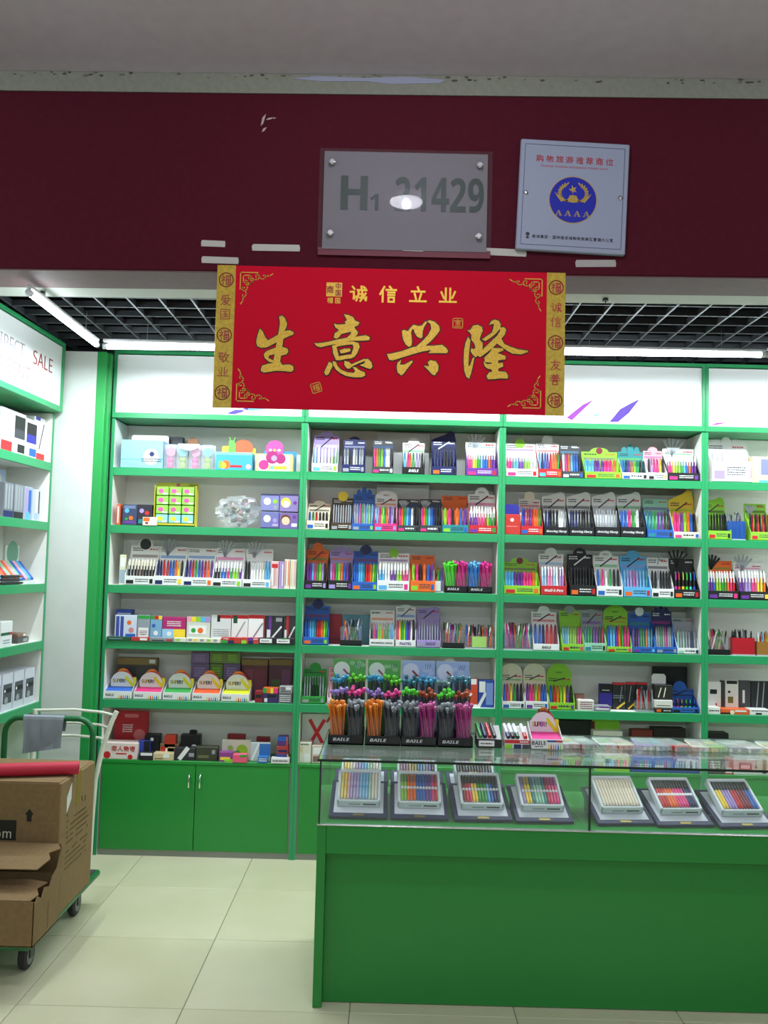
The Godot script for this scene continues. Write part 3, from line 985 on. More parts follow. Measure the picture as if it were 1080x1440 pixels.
func counter() -> void:
	var green := mat(GREEN, 0.3)
	var o := thing("display_counter", "long green glass-topped display counter in front of the shelves", "counter", Vector3(-0.23, 0, -3.349))
	var L := 2.95
	var D := 0.62
	box_part("front_panel", Vector3(L / 2, 0.29, -0.055), Vector3(L - 0.066, 0.574, 0.018), green, o)
	box_part("apron", Vector3(L / 2, 0.599, -0.012), Vector3(L - 0.066, 0.1, 0.024), green, o, 0.0015)
	box_part("end_panel", Vector3(0.016, 0.325, -D / 2), Vector3(0.033, 0.649, D), green, o, 0.0015)
	box_part("end_panel", Vector3(L - 0.016, 0.325, -D / 2), Vector3(0.033, 0.649, D), green, o, 0.0015)
	box_part("soffit", Vector3(L / 2, 0.5545, -0.036), Vector3(L - 0.066, 0.012, 0.04), green, o)
	box_part("back_panel", Vector3(L / 2, 0.325, -D + 0.01), Vector3(L - 0.068, 0.64, 0.018), green, o)
	box_part("inner_floor", Vector3(L / 2, 0.642, -D / 2 - 0.012), Vector3(L - 0.002, 0.012, D - 0.026), green, o)
	box_part("edge_trim", Vector3(L / 2, 0.6525, -0.006), Vector3(L + 0.004, 0.005, 0.016), mat("#d9dedb", 0.25, 0.8), o, 0.001)
	var clear := glassy("#e6f4ee", 0.05, 0.02)
	var pane: StandardMaterial3D = glassy("#e2f4ec", 0.04, 0.021)
	pane.metallic_specular = 0.38
	var edge := mat("#06251d", 0.15, 0.0, 0.6)
	var seam := 1.0
	for k in 2:
		var x0 := 0.008 if k == 0 else seam + 0.004
		var x1 := seam - 0.004 if k == 0 else L - 0.01
		box_part("front_glass", Vector3((x0 + x1) / 2, 0.7685, -0.008), Vector3(x1 - x0, 0.227, 0.006), pane, o)
	box_part("side_glass", Vector3(0.006, 0.7685, -D / 2), Vector3(0.006, 0.227, D - 0.02), clear, o)
	box_part("divider_glass", Vector3(seam, 0.7685, -D / 2), Vector3(0.006, 0.227, D - 0.03), clear, o)
	box_part("top_glass", Vector3(L / 2 - 0.004, 0.887, -D / 2), Vector3(L - 0.004, 0.008, D - 0.004), clear, o)
	for e in [[Vector3(L / 2 - 0.004, 0.887, 0.0005), Vector3(L, 0.0082, 0.004)], [Vector3(-0.0045, 0.887, -D / 2), Vector3(0.003, 0.0082, D)], [Vector3(0.0055, 0.7685, -0.006), Vector3(0.006, 0.227, 0.01)], [Vector3(seam, 0.7685, -0.006), Vector3(0.007, 0.227, 0.011)], [Vector3(L / 2 - 0.004, 0.887, -D + 0.001), Vector3(L, 0.0082, 0.003)], [Vector3(0.006, 0.7685, -D + 0.012), Vector3(0.006, 0.227, 0.005)]]:
		box_part("glass_edge", e[0], e[1], edge, o)

func signs() -> void:
	var z := -3.472
	# unit number plate: grey backing, clear sheet on four studs
	var o := thing("number_plate", "grey acrylic plate with dark green unit number", "sign", Vector3(0.04, 2.86, -3.5), 0.0)
	box_part("backing", Vector3(0, 0.205, 0.012), Vector3(0.655, 0.40, 0.008), mat("#716c73", 0.7), o)
	box_part("lower_strip", Vector3(0, -0.004, 0.010), Vector3(0.688, 0.03, 0.006), mat("#6a2636", 0.6), o)
	var sheet: StandardMaterial3D = glassy("#dfe2e2", 0.012, 0.022).duplicate()
	sheet.metallic_specular = 0.22
	box_part("clear_sheet", Vector3(0, 0.205, 0.0275), Vector3(0.69, 0.412, 0.005), sheet, o)
	lettering("H", 0.138, Vector3(-0.207, 0.232, 0.0178), "#06281e", o, bold, "digits")
	lettering("1", 0.066, Vector3(-0.118, 0.197, 0.0178), "#06281e", o, bold, "digits")
	lettering("21429", 0.138, Vector3(0.138, 0.232, 0.0178), "#06281e", o, bold, "digits", Basis(), 0.69)
	for p in [[-0.295, 0.355], [0.295, 0.355], [-0.295, 0.065], [0.295, 0.065]]:
		var s := st()
		lathe(s, [Vector2(0.006, 0), Vector2(0.006, 0.029), Vector2(0.013, 0.0305), Vector2(0.013, 0.035), Vector2(0.009, 0.038), Vector2(0, 0.038)], 16, Transform3D(Basis(Vector3.RIGHT, PI / 2), Vector3(p[0], p[1], 0.0)))
		part("stud", s, mat("#d4d6d8", 0.25, 0.9), o)
	# white certificate plaque
	var c := thing("certificate_plaque", "square white plaque with blue round emblem and red heading", "sign", Vector3(0.708, 3.097, -3.498), 0.0)
	c.rotation.z = -0.035
	box_part("panel", Vector3(0, 0, 0.012), Vector3(0.435, 0.452, 0.024), mat("#8f96aa", 0.5), c, 0.004)
	var fr := st()
	for q in [[Vector3(0, 0.205, 0.0243), Vector3(0.4, 0.002, 0.0006)], [Vector3(0, -0.205, 0.0243), Vector3(0.4, 0.002, 0.0006)], [Vector3(-0.199, 0, 0.0243), Vector3(0.002, 0.41, 0.0006)], [Vector3(0.199, 0, 0.0243), Vector3(0.002, 0.41, 0.0006)]]:
		bx(fr, q[0], q[1])
	part("border_line", fr, mat("#39405c", 0.5), c)
	var tx := st()
	var keys := ["gou", "wu", "lv", "youu", "tui", "jian", "shang", "wei"]
	for k in 8:
		glyph(tx, keys[k], Vector2(-0.139 + k * 0.0397, 0.148), 0.031, 0.09, 0.024, 0.0248)
	part("heading", tx, mat("#a02a34", 0.5), c)
	lettering("TRADING TOURISM DESIGNATED TOURIST SHOP", 0.0075, Vector3(0, 0.118, 0.0242), "#a04a54", c, bold, "lettering", Basis(), 1.12)
	var em := st()
	prism(em, disc_poly(Vector2(0, -0.015), 0.0965, 0.0965, 40), 0.024, 0.0246)
	var disc := part("emblem_ring", em, mat("#b79a4e", 0.4, 0.4), c)
	em = st()
	prism(em, disc_poly(Vector2(0, -0.015), 0.093, 0.093, 40), 0.024, 0.0252)
	part("emblem_disc", em, mat("#0c1a9c", 0.4), disc)
	em = st()
	for sg in [-1.0, 1.0]:
		for k in 9:
			var a := deg_to_rad(-60.0 + k * 16.0)
			var p := Vector2(sg * (0.012 + cos(a) * 0.041), 0.012 + sin(a) * 0.036)
			var d := Vector2(-sin(a) * sg, cos(a)) * 0.009 + Vector2(sg * cos(a), sin(a)) * 0.005
			line(em, p - d, p + d, 0.0055, 0.0252, 0.0257)
		prism(em, PackedVector2Array([Vector2(sg * 0.035, -0.012), Vector2(sg * 0.052, -0.004), Vector2(sg * 0.074, 0.014), Vector2(sg * 0.062, -0.006), Vector2(sg * 0.046, -0.026)]), 0.0252, 0.0258)
	prism(em, outline("-0.03,-0.022 -0.018,-0.008 -0.012,0.004 -0.006,0.002 0,0.006 0.006,0.002 0.012,0.004 0.018,-0.008 0.03,-0.022 0,-0.027", 1.0), 0.0252, 0.0257)
	prism(em, outline("-0.012,0.022 -0.018,0.03 -0.008,0.028 -0.006,0.046 0,0.034 0.012,0.038 0.006,0.026 0.014,0.016 0.002,0.02 -0.002,0.01 -0.004,0.019", 1.0), 0.0252, 0.0257)
	part("emblem_figure", em, mat("#b79a4e", 0.4, 0.4), disc)
	lettering("A A A A", 0.021, Vector3(0, -0.072, 0.0252), "#9d8a52", disc, serif, "emblem_letters", Basis(), 1.25)
	var bt := st()
	var bk := ["shang", "chengg", "ji", "tuan", "", "guo", "jii", "shang", "mao", "chengg", "gou", "wu", "lv", "youu", "qu", "guan", "lii", "ban", "gong", "shi"]
	for k in 20:
		if bk[k]:
			glyph(bt, bk[k], Vector2(-0.148 + k * 0.0162, -0.171), 0.0145, 0.1, 0.024, 0.0246)
		else:
			prism(bt, disc_poly(Vector2(-0.148 + k * 0.0162, -0.171), 0.0016, 0.0016, 8), 0.024, 0.0246)
	prism(bt, disc_poly(Vector2(-0.173, -0.163), 0.008, 0.008, 12), 0.024, 0.0246)
	prism(bt, outline("-0.181,-0.178 -0.173,-0.17 -0.165,-0.178 -0.173,-0.182", 1.0), 0.024, 0.0246)
	part("footer_text", bt, mat("#23262e", 0.5), c)
	for sg in [-1.0, 1.0]:
		var s2 := st()
		lathe(s2, [Vector2(0.009, 0), Vector2(0.009, 0.004), Vector2(0.005, 0.008), Vector2(0, 0.009)], 14, Transform3D(Basis(Vector3.RIGHT, PI / 2), Vector3(sg * 0.188, 0.004, 0.024)))
		part("screw", s2, mat("#c9cbd0", 0.2, 1.0), c)
	# leftover strips of tape
	var tapes := [[-0.724, 2.88, 0.095, 0.026, -0.03, "short cream tape strip, upper left of the banner"], [-0.694, 2.813, 0.146, 0.028, -0.02, "longer cream tape strip just above the banner corner"], [-0.472, 2.869, 0.189, 0.028, 0.0, "long white tape strip left of the number plate"], [0.076, 2.874, 0.08, 0.024, -0.03, "small white tape piece below the number plate"], [0.443, 2.872, 0.171, 0.03, -0.03, "white tape strip between number plate and plaque"], [0.807, 2.835, 0.159, 0.03, 0.02, "crumpled tape strip below the white plaque"]]
	for t in tapes:
		var s3 := st()
		var zz := -3.4994 + (0.014 if t[0] == 0.076 else 0.0)
		var hw: float = t[2] / 2.0
		var hh: float = t[3] / 2.0
		prism(s3, PackedVector2Array([Vector2(-hw, -hh), Vector2(hw, -hh * 0.9), Vector2(hw * 1.02, 0), Vector2(hw * 0.98, hh), Vector2(-hw * 0.97, hh * 0.95), Vector2(-hw * 1.03, hh * 0.3)]), 0.0, 0.0012)
		var tp := part("tape_strip", s3, mat("#b5b2aa" if t[0] < 0.7 else "#a29b98", 0.55), self)
		tp.position = Vector3(t[0], t[1], zz)
		tp.rotation.z = t[4]
		tag(tp, t[5], "tape", "leftover tape strips on the fascia")
	# red banner with gold characters
	var b := thing("banner", "red cloth banner with gold Chinese characters hung below the beam", "banner", Vector3(-0.008, 2.5, -3.478), 0.0)
	var cloth := noisy("#c4142c", "#cc1831", 0.08, 0.9, 3.0, 3)
	cloth.metallic_specular = 0.15
	box_part("red_cloth", Vector3(0, 0, 0), Vector3(1.237, 0.571, 0.004), cloth, b, 0.001)
	var gold := noisy("#c79a2a", "#e6bf48", 0.05, 0.35, 3.0, 3)
	gold.metallic = 0.35
	var strip := noisy("#ac902c", "#c9aa3c", 0.03, 0.38, 3.0, 3)
	strip.metallic = 0.35
	for sg in [-1.0, 1.0]:
		var gs := box_part("gold_strip", Vector3(sg * 0.654, 0.0, 0.001), Vector3(0.074, 0.572, 0.004), strip, b, 0.001)
		var tm := st()
		var seq := ["fu", "cheng", "xin", "fu", "you", "shan", "fu"] if sg > 0 else ["fu", "ai", "guo", "fu", "jing", "ye", "fu"]
		var ys := [0.226, 0.145, 0.088, 0.004, -0.085, -0.143, -0.226]
		for k in 7:
			if seq[k] == "fu":
				for q in 22:
					var a := TAU * q / 22.0
					var a2 := TAU * (q + 1) / 22.0
					line(tm, Vector2(sg * 0.654 + cos(a) * 0.028, ys[k] + sin(a) * 0.028), Vector2(sg * 0.654 + cos(a2) * 0.028, ys[k] + sin(a2) * 0.028), 0.004, 0.003, 0.0038)
				glyph(tm, "fu", Vector2(sg * 0.654, ys[k]), 0.044, 0.085, 0.003, 0.0038)
			else:
				glyph(tm, seq[k], Vector2(sg * 0.654, ys[k]), 0.046, 0.075, 0.003, 0.0036)
		part("red_characters", tm, mat("#a8242a" if sg > 0 else "#9a3a28", 0.55), gs)
	# four large brush characters, each traced stroke by stroke
	var k1 := 190.0 / 1080.0
	var k2 := 220.0 / 1080.0
	for bc in BRUSH:
		var kx: float = k1 if bc[0] == 0 else k2
		var ox: float = 340.0 if bc[0] == 0 else 540.0
		var gl := st()
		var bk2 := st()
		var lift := 0.0
		for stroke in bc[1].split("|"):
			var p := outline(stroke)
			for i in p.size():
				var px := ox + p[i].x * kx
				var py := 430.0 - p[i].y * kx
				# picture pixels to the banner's own metres: 489 px across 1.385 m, tilted with the frame
				var dx := (px - 548.0) * 0.002765
				var dy := (479.5 - py) * 0.002765
				p[i] = Vector2(dx * 0.9997 - dy * 0.022, dy * 0.9997 + dx * 0.022)
			lift += 0.00025
			prism(gl, p, 0.002, 0.0042 + lift)
			for grown in Geometry2D.offset_polygon(p, 0.0045, Geometry2D.JOIN_ROUND):
				prism(bk2, grown, 0.002, 0.003 + lift * 0.2)
		var ch := part("gold_character", gl, gold, b)
		part("dark_outline", bk2, mat("#2c0a0a", 0.6), ch)
	# smaller line of characters
	var sm := st()
	var xs := [-0.129, -0.012, 0.107, 0.226]
	var four := ["cheng", "xin", "li", "ye"]
	for k in 4:
		glyph(sm, four[k], Vector2(xs[k], 0.183 + xs[k] * 0.004), 0.072, 0.11, 0.002, 0.0036)
	part("small_characters", sm, mat("#e8bb3c", 0.35, 0.3), b)
	var seal := st()
	bx(seal, Vector3(-0.225, 0.197, 0.0026), Vector3(0.062, 0.056, 0.0016))
	for k in 2:
		glyph(seal, "fu" if k == 0 else "guo", Vector2(-0.24 + k * 0.03, 0.153), 0.024, 0.11, 0.002, 0.0034)
	var sl := part("seal", seal, mat("#dcae3c", 0.4, 0.3), b)
	seal = st()
	glyph(seal, "zhong", Vector2(-0.209, 0.211), 0.026, 0.1, 0.003, 0.0042)
	glyph(seal, "guo", Vector2(-0.209, 0.184), 0.024, 0.1, 0.003, 0.0042)
	glyph(seal, "shang", Vector2(-0.241, 0.197), 0.03, 0.1, 0.003, 0.0042)
	part("seal_marks", seal, mat("#8e1420", 0.6), sl)
	for q in [[0.267, 0.073, 0.0, "shi"], [-0.285, -0.198, 0.32, "fu"]]:
		var se := st()
		var xf := Transform3D(Basis(Vector3.BACK, q[2]), Vector3(q[0], q[1], 0))
		for ln in [[-1, -1, 1, -1], [1, -1, 1, 1], [1, 1, -1, 1], [-1, 1, -1, -1]]:
			line(se, Vector2(ln[0], ln[1]) * 0.019, Vector2(ln[2], ln[3]) * 0.019, 0.0032, 0.002, 0.0034, xf)
		glyph(se, q[3], Vector2.ZERO, 0.03, 0.09, 0.002, 0.0034, xf)
		part("small_seal", se, mat("#c08a34", 0.4, 0.5), b)
	# curled corner ornaments
	for sx in [-1.0, 1.0]:
		for sy in [-1.0, 1.0]:
			var cr := st()
			var c0 := Vector2(sx * 0.598, sy * 0.258)
			for curve in ["0,52 0,0 52,0", "9,30 9,9 30,9", "9,30 16,34 22,30 20,24 15,25", "30,9 34,16 30,22 24,20 25,15", "30,22 36,28 32,36 24,38", "22,30 28,36 36,32 38,24", "34,16 42,22 52,22 58,15 56,7 49,5 45,10 48,14", "16,34 22,42 22,52 15,58 7,56 5,49 10,45 14,48", "58,15 66,20 74,17 78,10 74,6 70,9", "15,58 20,66 17,74 10,78 6,74 9,70", "78,10 88,10 98,3", "10,78 10,88 3,98"]:
				var pts := outline(curve, 1.0)
				for i in pts.size() - 1:
					line(cr, c0 - Vector2(sx * pts[i].x, sy * pts[i].y) * 0.0013, c0 - Vector2(sx * pts[i + 1].x, sy * pts[i + 1].y) * 0.0013, 0.0042, 0.002, 0.0034)
			part("corner_ornament", cr, mat("#d29a3a", 0.4, 0.3), b)

const BRUSH := [
	[0, "128,190 150,215 172,262 190,285 205,300 205,330 180,345 140,350 108,335 98,300 108,250 118,215|170,300 200,285 240,262 290,232 340,207 375,205 402,222 398,240 360,255 320,275 270,300 215,330 185,345|283,92 305,82 330,105 348,150 340,185 325,215 318,280 312,330 300,420 290,490 230,490 245,430 255,370 265,300 278,230 290,150|160,405 180,378 250,350 310,342 352,355 360,382 345,402 305,412 250,402 205,412 198,432 235,450 245,470 205,465 168,432|140,520 150,495 200,480 260,470 300,465 310,490 370,485 400,500 405,530 385,547 330,540 260,538 200,548 160,553 140,540"],
	[0, "808,70 845,78 885,95 898,122 938,140 925,162 890,178 860,182 835,160 815,135 835,120|728,150 760,158 800,155 840,148 890,165 900,190 850,205 790,210 760,195 740,180|770,205 735,230 728,262 745,275 770,262 785,240 800,210|850,185 900,190 925,220 915,245 890,265 850,280 820,285 840,260 865,235 870,210|765,205 860,195 870,215 790,235 760,235|570,310 600,312 680,300 760,280 850,262 900,258 990,245 1020,262 1015,285 960,290 870,290 760,315 680,330 620,345 590,335|715,330 745,325 755,360 765,400 775,440 745,440 725,400|740,315 800,305 880,295 930,310 938,340 920,390 895,425 860,430 875,390 890,345 880,320 830,325 770,335 745,345|775,370 820,355 860,355 865,375 820,390 785,395|740,430 790,415 850,405 895,405 880,435 830,440 780,452 745,450|690,465 715,475 720,500 700,540 685,570 665,575 652,550 665,520 680,490|720,460 745,465 760,500 790,530 840,550 890,555 905,540 880,505 910,510 940,535 980,550 985,575 960,590 900,592 830,580 780,555 745,525 725,490|815,455 850,465 875,485 890,490 860,520 835,518 815,490|860,490 930,460 975,440 985,455 935,475 880,500|965,445 1005,440 1035,470 1042,505 1025,523 985,510 940,492 975,478 985,460"],
	[1, "125,180 135,172 155,178 175,180 190,200 192,230 195,260 190,285 172,293 150,275 135,245 128,215|170,175 190,150 205,135 240,145 265,140 290,110 300,120 280,150 270,185 268,225 255,233 230,220 215,195 205,165 195,170 185,200|300,112 320,103 355,115 385,145 390,175 370,205 330,250 295,280 270,305 210,320 225,290 270,250 310,205 330,165 325,130|20,345 45,342 120,325 200,295 280,285 350,285 405,278 435,300 447,320 440,338 400,337 310,337 330,315 270,325 200,345 120,370 60,390 35,385|120,385 110,420 140,420 195,390 200,400 160,450 135,485 120,495 95,475 88,435 95,405|305,400 325,387 360,395 380,425 378,460 355,495 335,488 310,460 278,428 300,428 315,432 310,415"],
	[1, "588,222 604,245 598,300 592,360 590,430 600,425 618,375 632,362 622,420 608,480 595,518 575,505 560,460 556,390 560,310 572,255|583,176 604,172 622,142 655,135 686,152 690,180 676,212 668,240 690,265 688,310 660,350 640,366 618,345 604,320 612,300 625,310 640,300 632,270 610,240 612,205 600,190|735,140 750,110 775,98 805,108 818,135 812,160 790,190 750,225 710,250 684,240 720,215 755,190 765,160 770,130 750,130|812,155 840,152 855,170 845,205 815,240 760,300 715,335 672,365 655,355 690,310 740,262 790,215 812,180|760,235 820,235 840,270 880,290 940,310 1000,318 1008,328 960,345 900,340 860,320 820,290 775,258|700,370 740,330 760,300 830,302 835,318 790,335 850,358 848,382 790,388 740,405 705,400|750,320 795,320 800,500 755,500|695,395 720,415 775,412 830,405 832,432 790,450 760,455 720,445 700,425|715,500 735,472 790,465 850,470 866,495 862,518 820,515 760,522 725,522"],
]

func trolley() -> void:
	var green := mat("#1d6b3a", 0.35)
	var o := thing("trolley", "green platform trolley carrying two cardboard boxes", "trolley", Vector3(-1.565, 0, -3.87))
	box_part("deck", Vector3(0, 0.142, 0), Vector3(0.515, 0.03, 0.84), green, o, 0.008)
	box_part("deck_mat", Vector3(0, 0.159, 0), Vector3(0.48, 0.004, 0.8), mat("#3c4442", 0.8), o)
	var s := st()
	var pts := [Vector3(-0.215, 0.15, -0.39), Vector3(-0.215, 0.78, -0.395)]
	for k in 7:
		var a := PI - k * PI / 12.0
		pts.append(Vector3(-0.145 + cos(a) * 0.07, 0.78 + sin(a) * 0.075, -0.396))
	for k in 7:
		var a := PI / 2 - k * PI / 12.0
		pts.append(Vector3(0.13 + cos(a) * 0.07, 0.78 + sin(a) * 0.075, -0.396))
	pts.append(Vector3(0.2, 0.15, -0.39))
	tube(s, pts, 0.0135, 12)
	part("handle", s, green, o)
	for p in [[0.19, 0.27], [0.19, -0.27], [-0.19, 0.27], [-0.19, -0.27]]:
		var w := st()
		lathe(w, [Vector2(0.02, -0.017), Vector2(0.044, -0.017), Vector2(0.052, -0.011), Vector2(0.052, 0.011), Vector2(0.044, 0.017), Vector2(0.02, 0.017)], 20, Transform3D(Basis(Vector3.BACK, PI / 2), Vector3(p[0], 0.053, p[1])))
		var wh := part("wheel", w, mat("#2c2c2e", 0.6), o)
		w = st()
		lathe(w, [Vector2(0.0, -0.019), Vector2(0.03, -0.019), Vector2(0.034, -0.0175), Vector2(0.034, 0.0175), Vector2(0.03, 0.019), Vector2(0.0, 0.019)], 16, Transform3D(Basis(Vector3.BACK, PI / 2), Vector3(p[0], 0.053, p[1])))
		part("hub", w, mat("#8a8d90", 0.4, 0.5), wh)
		w = st()
		for sg in [-1.0, 1.0]:
			bx(w, Vector3(p[0] + sg * 0.023, 0.085, p[1]), Vector3(0.003, 0.075, 0.04), 0.001)
		bx(w, Vector3(p[0], 0.122, p[1]), Vector3(0.06, 0.008, 0.06), 0.001)
		part("fork", w, mat("#54585a", 0.4, 0.7), o)
	# cardboard boxes
	var card := noisy("#7c6440", "#886e4a", 0.03, 0.85, 2.0, 4)
	var inner_card := noisy("#7d6341", "#8a6f4b", 0.03, 0.9, 2.0, 4)
	var a := thing("cardboard_box", "tall closed brown carton at the back of the trolley", "carton", Vector3(-1.56, 0.1615, -3.89))
	box_part("body", Vector3(0, 0.268, 0), Vector3(0.53, 0.536, 0.42), card, a, 0.004)
	box_part("top_flap", Vector3(-0.005, 0.5375, 0.105), Vector3(0.52, 0.003, 0.205), card, a, 0.001)
	box_part("top_flap", Vector3(-0.005, 0.5375, -0.105), Vector3(0.52, 0.003, 0.205), card, a, 0.001)
	var tape := mat("#8d7038", 0.25)
	box_part("packing_tape", Vector3(0, 0.5395, 0), Vector3(0.532, 0.0012, 0.05), tape, a)
	box_part("packing_tape", Vector3(0.2655, 0.47, 0.0), Vector3(0.0012, 0.14, 0.05), tape, a)
	var lb := st()
	prism(lb, PackedVector2Array([Vector2(-0.026, -0.05), Vector2(0.026, 0.0), Vector2(0.026, 0.066), Vector2(-0.026, 0.018)]), 0.0, 0.001, Transform3D(Basis(Vector3.UP, PI / 2), Vector3(0.2655, 0.445, 0.115)))
	part("label", lb, mat("#dcdcd8", 0.5), a)
	var mk := st()
	mk.set_color(lin("#574628"))
	for r in 9:
		var z := 0.13
		while z > -0.13:
			var ww := rng.randf_range(0.008, 0.03)
			if rng.randf() < 0.8:
				bx(mk, Vector3(0.2656, 0.36 - r * 0.022 - (0.015 if r > 4 else 0.0), z - ww / 2), Vector3(0.0006, 0.007, ww))
			z -= ww + 0.006
	for q in [[0.02, 0.41], [-0.05, 0.41], [-0.09, 0.405], [0.13, 0.395]]:
		bx(mk, Vector3(0.2656, q[1], q[0]), Vector3(0.0006, 0.022, 0.014))
	# arrow mark and the dark block with white letters on the front face
	mk.set_color(lin("#1a1712"))
	prism(mk, outline("0.122,0.408 0.14,0.432 0.158,0.408", 1.0), 0.2102, 0.2108)
	bx(mk, Vector3(0.14, 0.395, 0.2105), Vector3(0.02, 0.028, 0.0006))
	bx(mk, Vector3(-0.04, 0.345, 0.2105), Vector3(0.26, 0.08, 0.0006))
	part("print", mk, vc, a)
	lettering(".com", 0.034, Vector3(0.022, 0.33, 0.211), "#cfc9ba", a, plain_font)
	# torn open carton in front
	var b := thing("cardboard_box", "low torn open brown carton at the front of the trolley", "carton", Vector3(-1.56, 0.1615, -3.54))
	var W := 0.56
	var Dp := 0.265
	var h := 0.165
	s = st()
	bx(s, Vector3(0, 0.002, 0), Vector3(W, 0.004, Dp))
	bx(s, Vector3(-W / 2 + 0.002, h / 2, 0), Vector3(0.004, h, Dp))
	bx(s, Vector3(0, h / 2, Dp / 2 - 0.002), Vector3(W, h, 0.004), 0.001)
	bx(s, Vector3(0, h / 2 + 0.068, -Dp / 2 + 0.002), Vector3(W, h + 0.135, 0.004), 0.001)
	part("body", s, card, b)
	s = st()
	var jag := PackedVector2Array([Vector2(-Dp / 2, 0), Vector2(Dp / 2, 0), Vector2(Dp / 2, h + 0.13), Vector2(0.12, h + 0.1), Vector2(0.09, h + 0.05), Vector2(0.05, h + 0.035), Vector2(0.02, h + 0.005), Vector2(-0.03, h + 0.02), Vector2(-0.06, h - 0.012), Vector2(-0.1, h + 0.01), Vector2(-0.13, h - 0.02), Vector2(-Dp / 2, h)])
	prism(s, jag, -0.002, 0.002, Transform3D(Basis(Vector3.UP, PI / 2), Vector3(W / 2 - 0.002, 0, 0)))
	part("torn_side", s, card, b)
	# half-sunken lid and a raised flap
	s = st()
	prism(s, PackedVector2Array([Vector2(-0.27, 0), Vector2(0.262, 0), Vector2(0.275, 0.05), Vector2(0.25, 0.1), Vector2(0.27, 0.15), Vector2(0.2, 0.17), Vector2(-0.27, 0.17)]), -0.002, 0.002, Transform3D(Basis(Vector3.RIGHT, -PI / 2 + 0.12), Vector3(0, h + 0.002, Dp / 2 - 0.002)))
	part("front_flap", s, inner_card, b)
	s = st()
	prism(s, PackedVector2Array([Vector2(-0.28, 0), Vector2(0.28, 0), Vector2(0.30, 0.03), Vector2(0.265, 0.06), Vector2(0.285, 0.1), Vector2(0.26, 0.17), Vector2(-0.28, 0.175)]), -0.002, 0.002, Transform3D(Basis(Vector3.RIGHT, PI / 2 + 0.28), Vector3(-0.01, h + 0.135, -Dp / 2 + 0.012)))
	part("raised_flap", s, card, b)
	box_part("tear", Vector3(W / 2 + 0.0008, 0.07, -0.01), Vector3(0.001, 0.1, 0.003), mat("#6e5332", 0.9), b)
	# red roll on the tall carton
	s = st()
	cyl(s, Vector3(-0.3, 0, 0.13), Vector3(0.285, 0, -0.02), 0.027, 0.027, 24)
	var roll := thing("red_roll", "red paper roll lying across the tall carton", "paper roll", Vector3(-1.56, 0.1615 + 0.5405 + 0.0275, -3.80))
	part("roll", s, noisy("#b81a38", "#c8213f", 0.06, 0.6, 3.0), roll)
	s = st()
	cyl(s, Vector3(0.284, 0, -0.0198), Vector3(0.2865, 0, -0.0204), 0.012, 0.012, 16)
	part("core", s, mat("#7a1626", 0.8), roll)
	# grey cloth over the handle
	var rag := thing("grey_cloth", "grey rag hanging over the green trolley handle", "cloth", Vector3(-1.565, 0.8685, -4.266))
	s = st()
	var gx := 14
	var gy := 22
	var grid := []
	for j in gy + 1:
		var rowp := []
		for i in gx + 1:
			var u := float(i) / gx
			var t := float(j) / gy
			var arc := t * 0.27 - 0.085
			var y := 0.0
			var z := 0.0
			if arc < -0.02:
				y = -(-0.02 - arc) - 0.012
				z = -0.017
			elif arc < 0.02:
				var an := arc / 0.02 * PI / 2
				z = sin(an) * 0.017
				y = cos(an) * 0.014 - 0.012
			else:
				y = -(arc - 0.02) - 0.012 - (0.03 * u if arc > 0.15 else 0.0) * (arc - 0.15) / 0.035 * -1.0
				z = 0.017
			var fold := sin(u * 11.0 + t * 3.0) * 0.004 * clampf(absf(arc) * 12.0, 0.0, 1.0) + sin(u * 7.0 - t * 5.0) * 0.004 * clampf(absf(arc) * 8.0, 0.0, 1.0)
			rowp.append(Vector3((u - 0.5) * 0.185 * (1.0 + 0.05 * sin(t * 6.0)) - 0.03, y, z + (absf(fold) if z > 0 else -absf(fold))))
		grid.append(rowp)
	for j in gy:
		for i in gx:
			var p0: Vector3 = grid[j][i]
			var p1: Vector3 = grid[j][i + 1]
			var p2: Vector3 = grid[j + 1][i + 1]
			var p3: Vector3 = grid[j + 1][i]
			for off in [0.0, -0.0016]:
				var n := (p1 - p0).cross(p3 - p0).normalized()
				if n.z < 0 and p0.z > 0.0:
					n = -n
				quad(s, p0 + n * off, p1 + n * off, p2 + n * off, p3 + n * off, n if off == 0.0 else -n)
	part("rag", s, noisy("#848c94", "#98a0a8", 0.1, 0.95, 4.0, 4, 0.1), rag)
	# cream tubular frame behind the trolley
	var fr := thing("chair_frame", "cream tubular metal frame standing behind the trolley", "metal frame", Vector3(-1.46, 0, -4.6))
	var cream := mat("#d9dccb", 0.35)
	s = st()
	tube(s, [Vector3(0.105, 0.84, 0.0), Vector3(0.085, 0.79, 0.005), Vector3(0.045, 0.66, 0.01), Vector3(0.015, 0.5, 0.01), Vector3(0.005, 0.3, 0.005), Vector3(0.0, 0.0, 0.0)], 0.0125, 10)
	part("right_leg", s, cream, fr)
	s = st()
	tube(s, [Vector3(-0.31, 0.84, 0.0), Vector3(-0.315, 0.5, 0.0), Vector3(-0.32, 0.0, 0.0)], 0.0125, 10)
	part("left_leg", s, cream, fr)
	for k in 3:
		s = st()
		var yy: float = [0.83, 0.765, 0.7][k]
		tube(s, [Vector3(-0.31, yy + 0.005, 0.0), Vector3(-0.12, yy + 0.008, -0.03), Vector3(0.02, yy, -0.02), Vector3([0.1, 0.075, 0.056][k], yy - 0.012, 0.0)], 0.0075, 8)
		part("cross_bar", s, cream, fr)

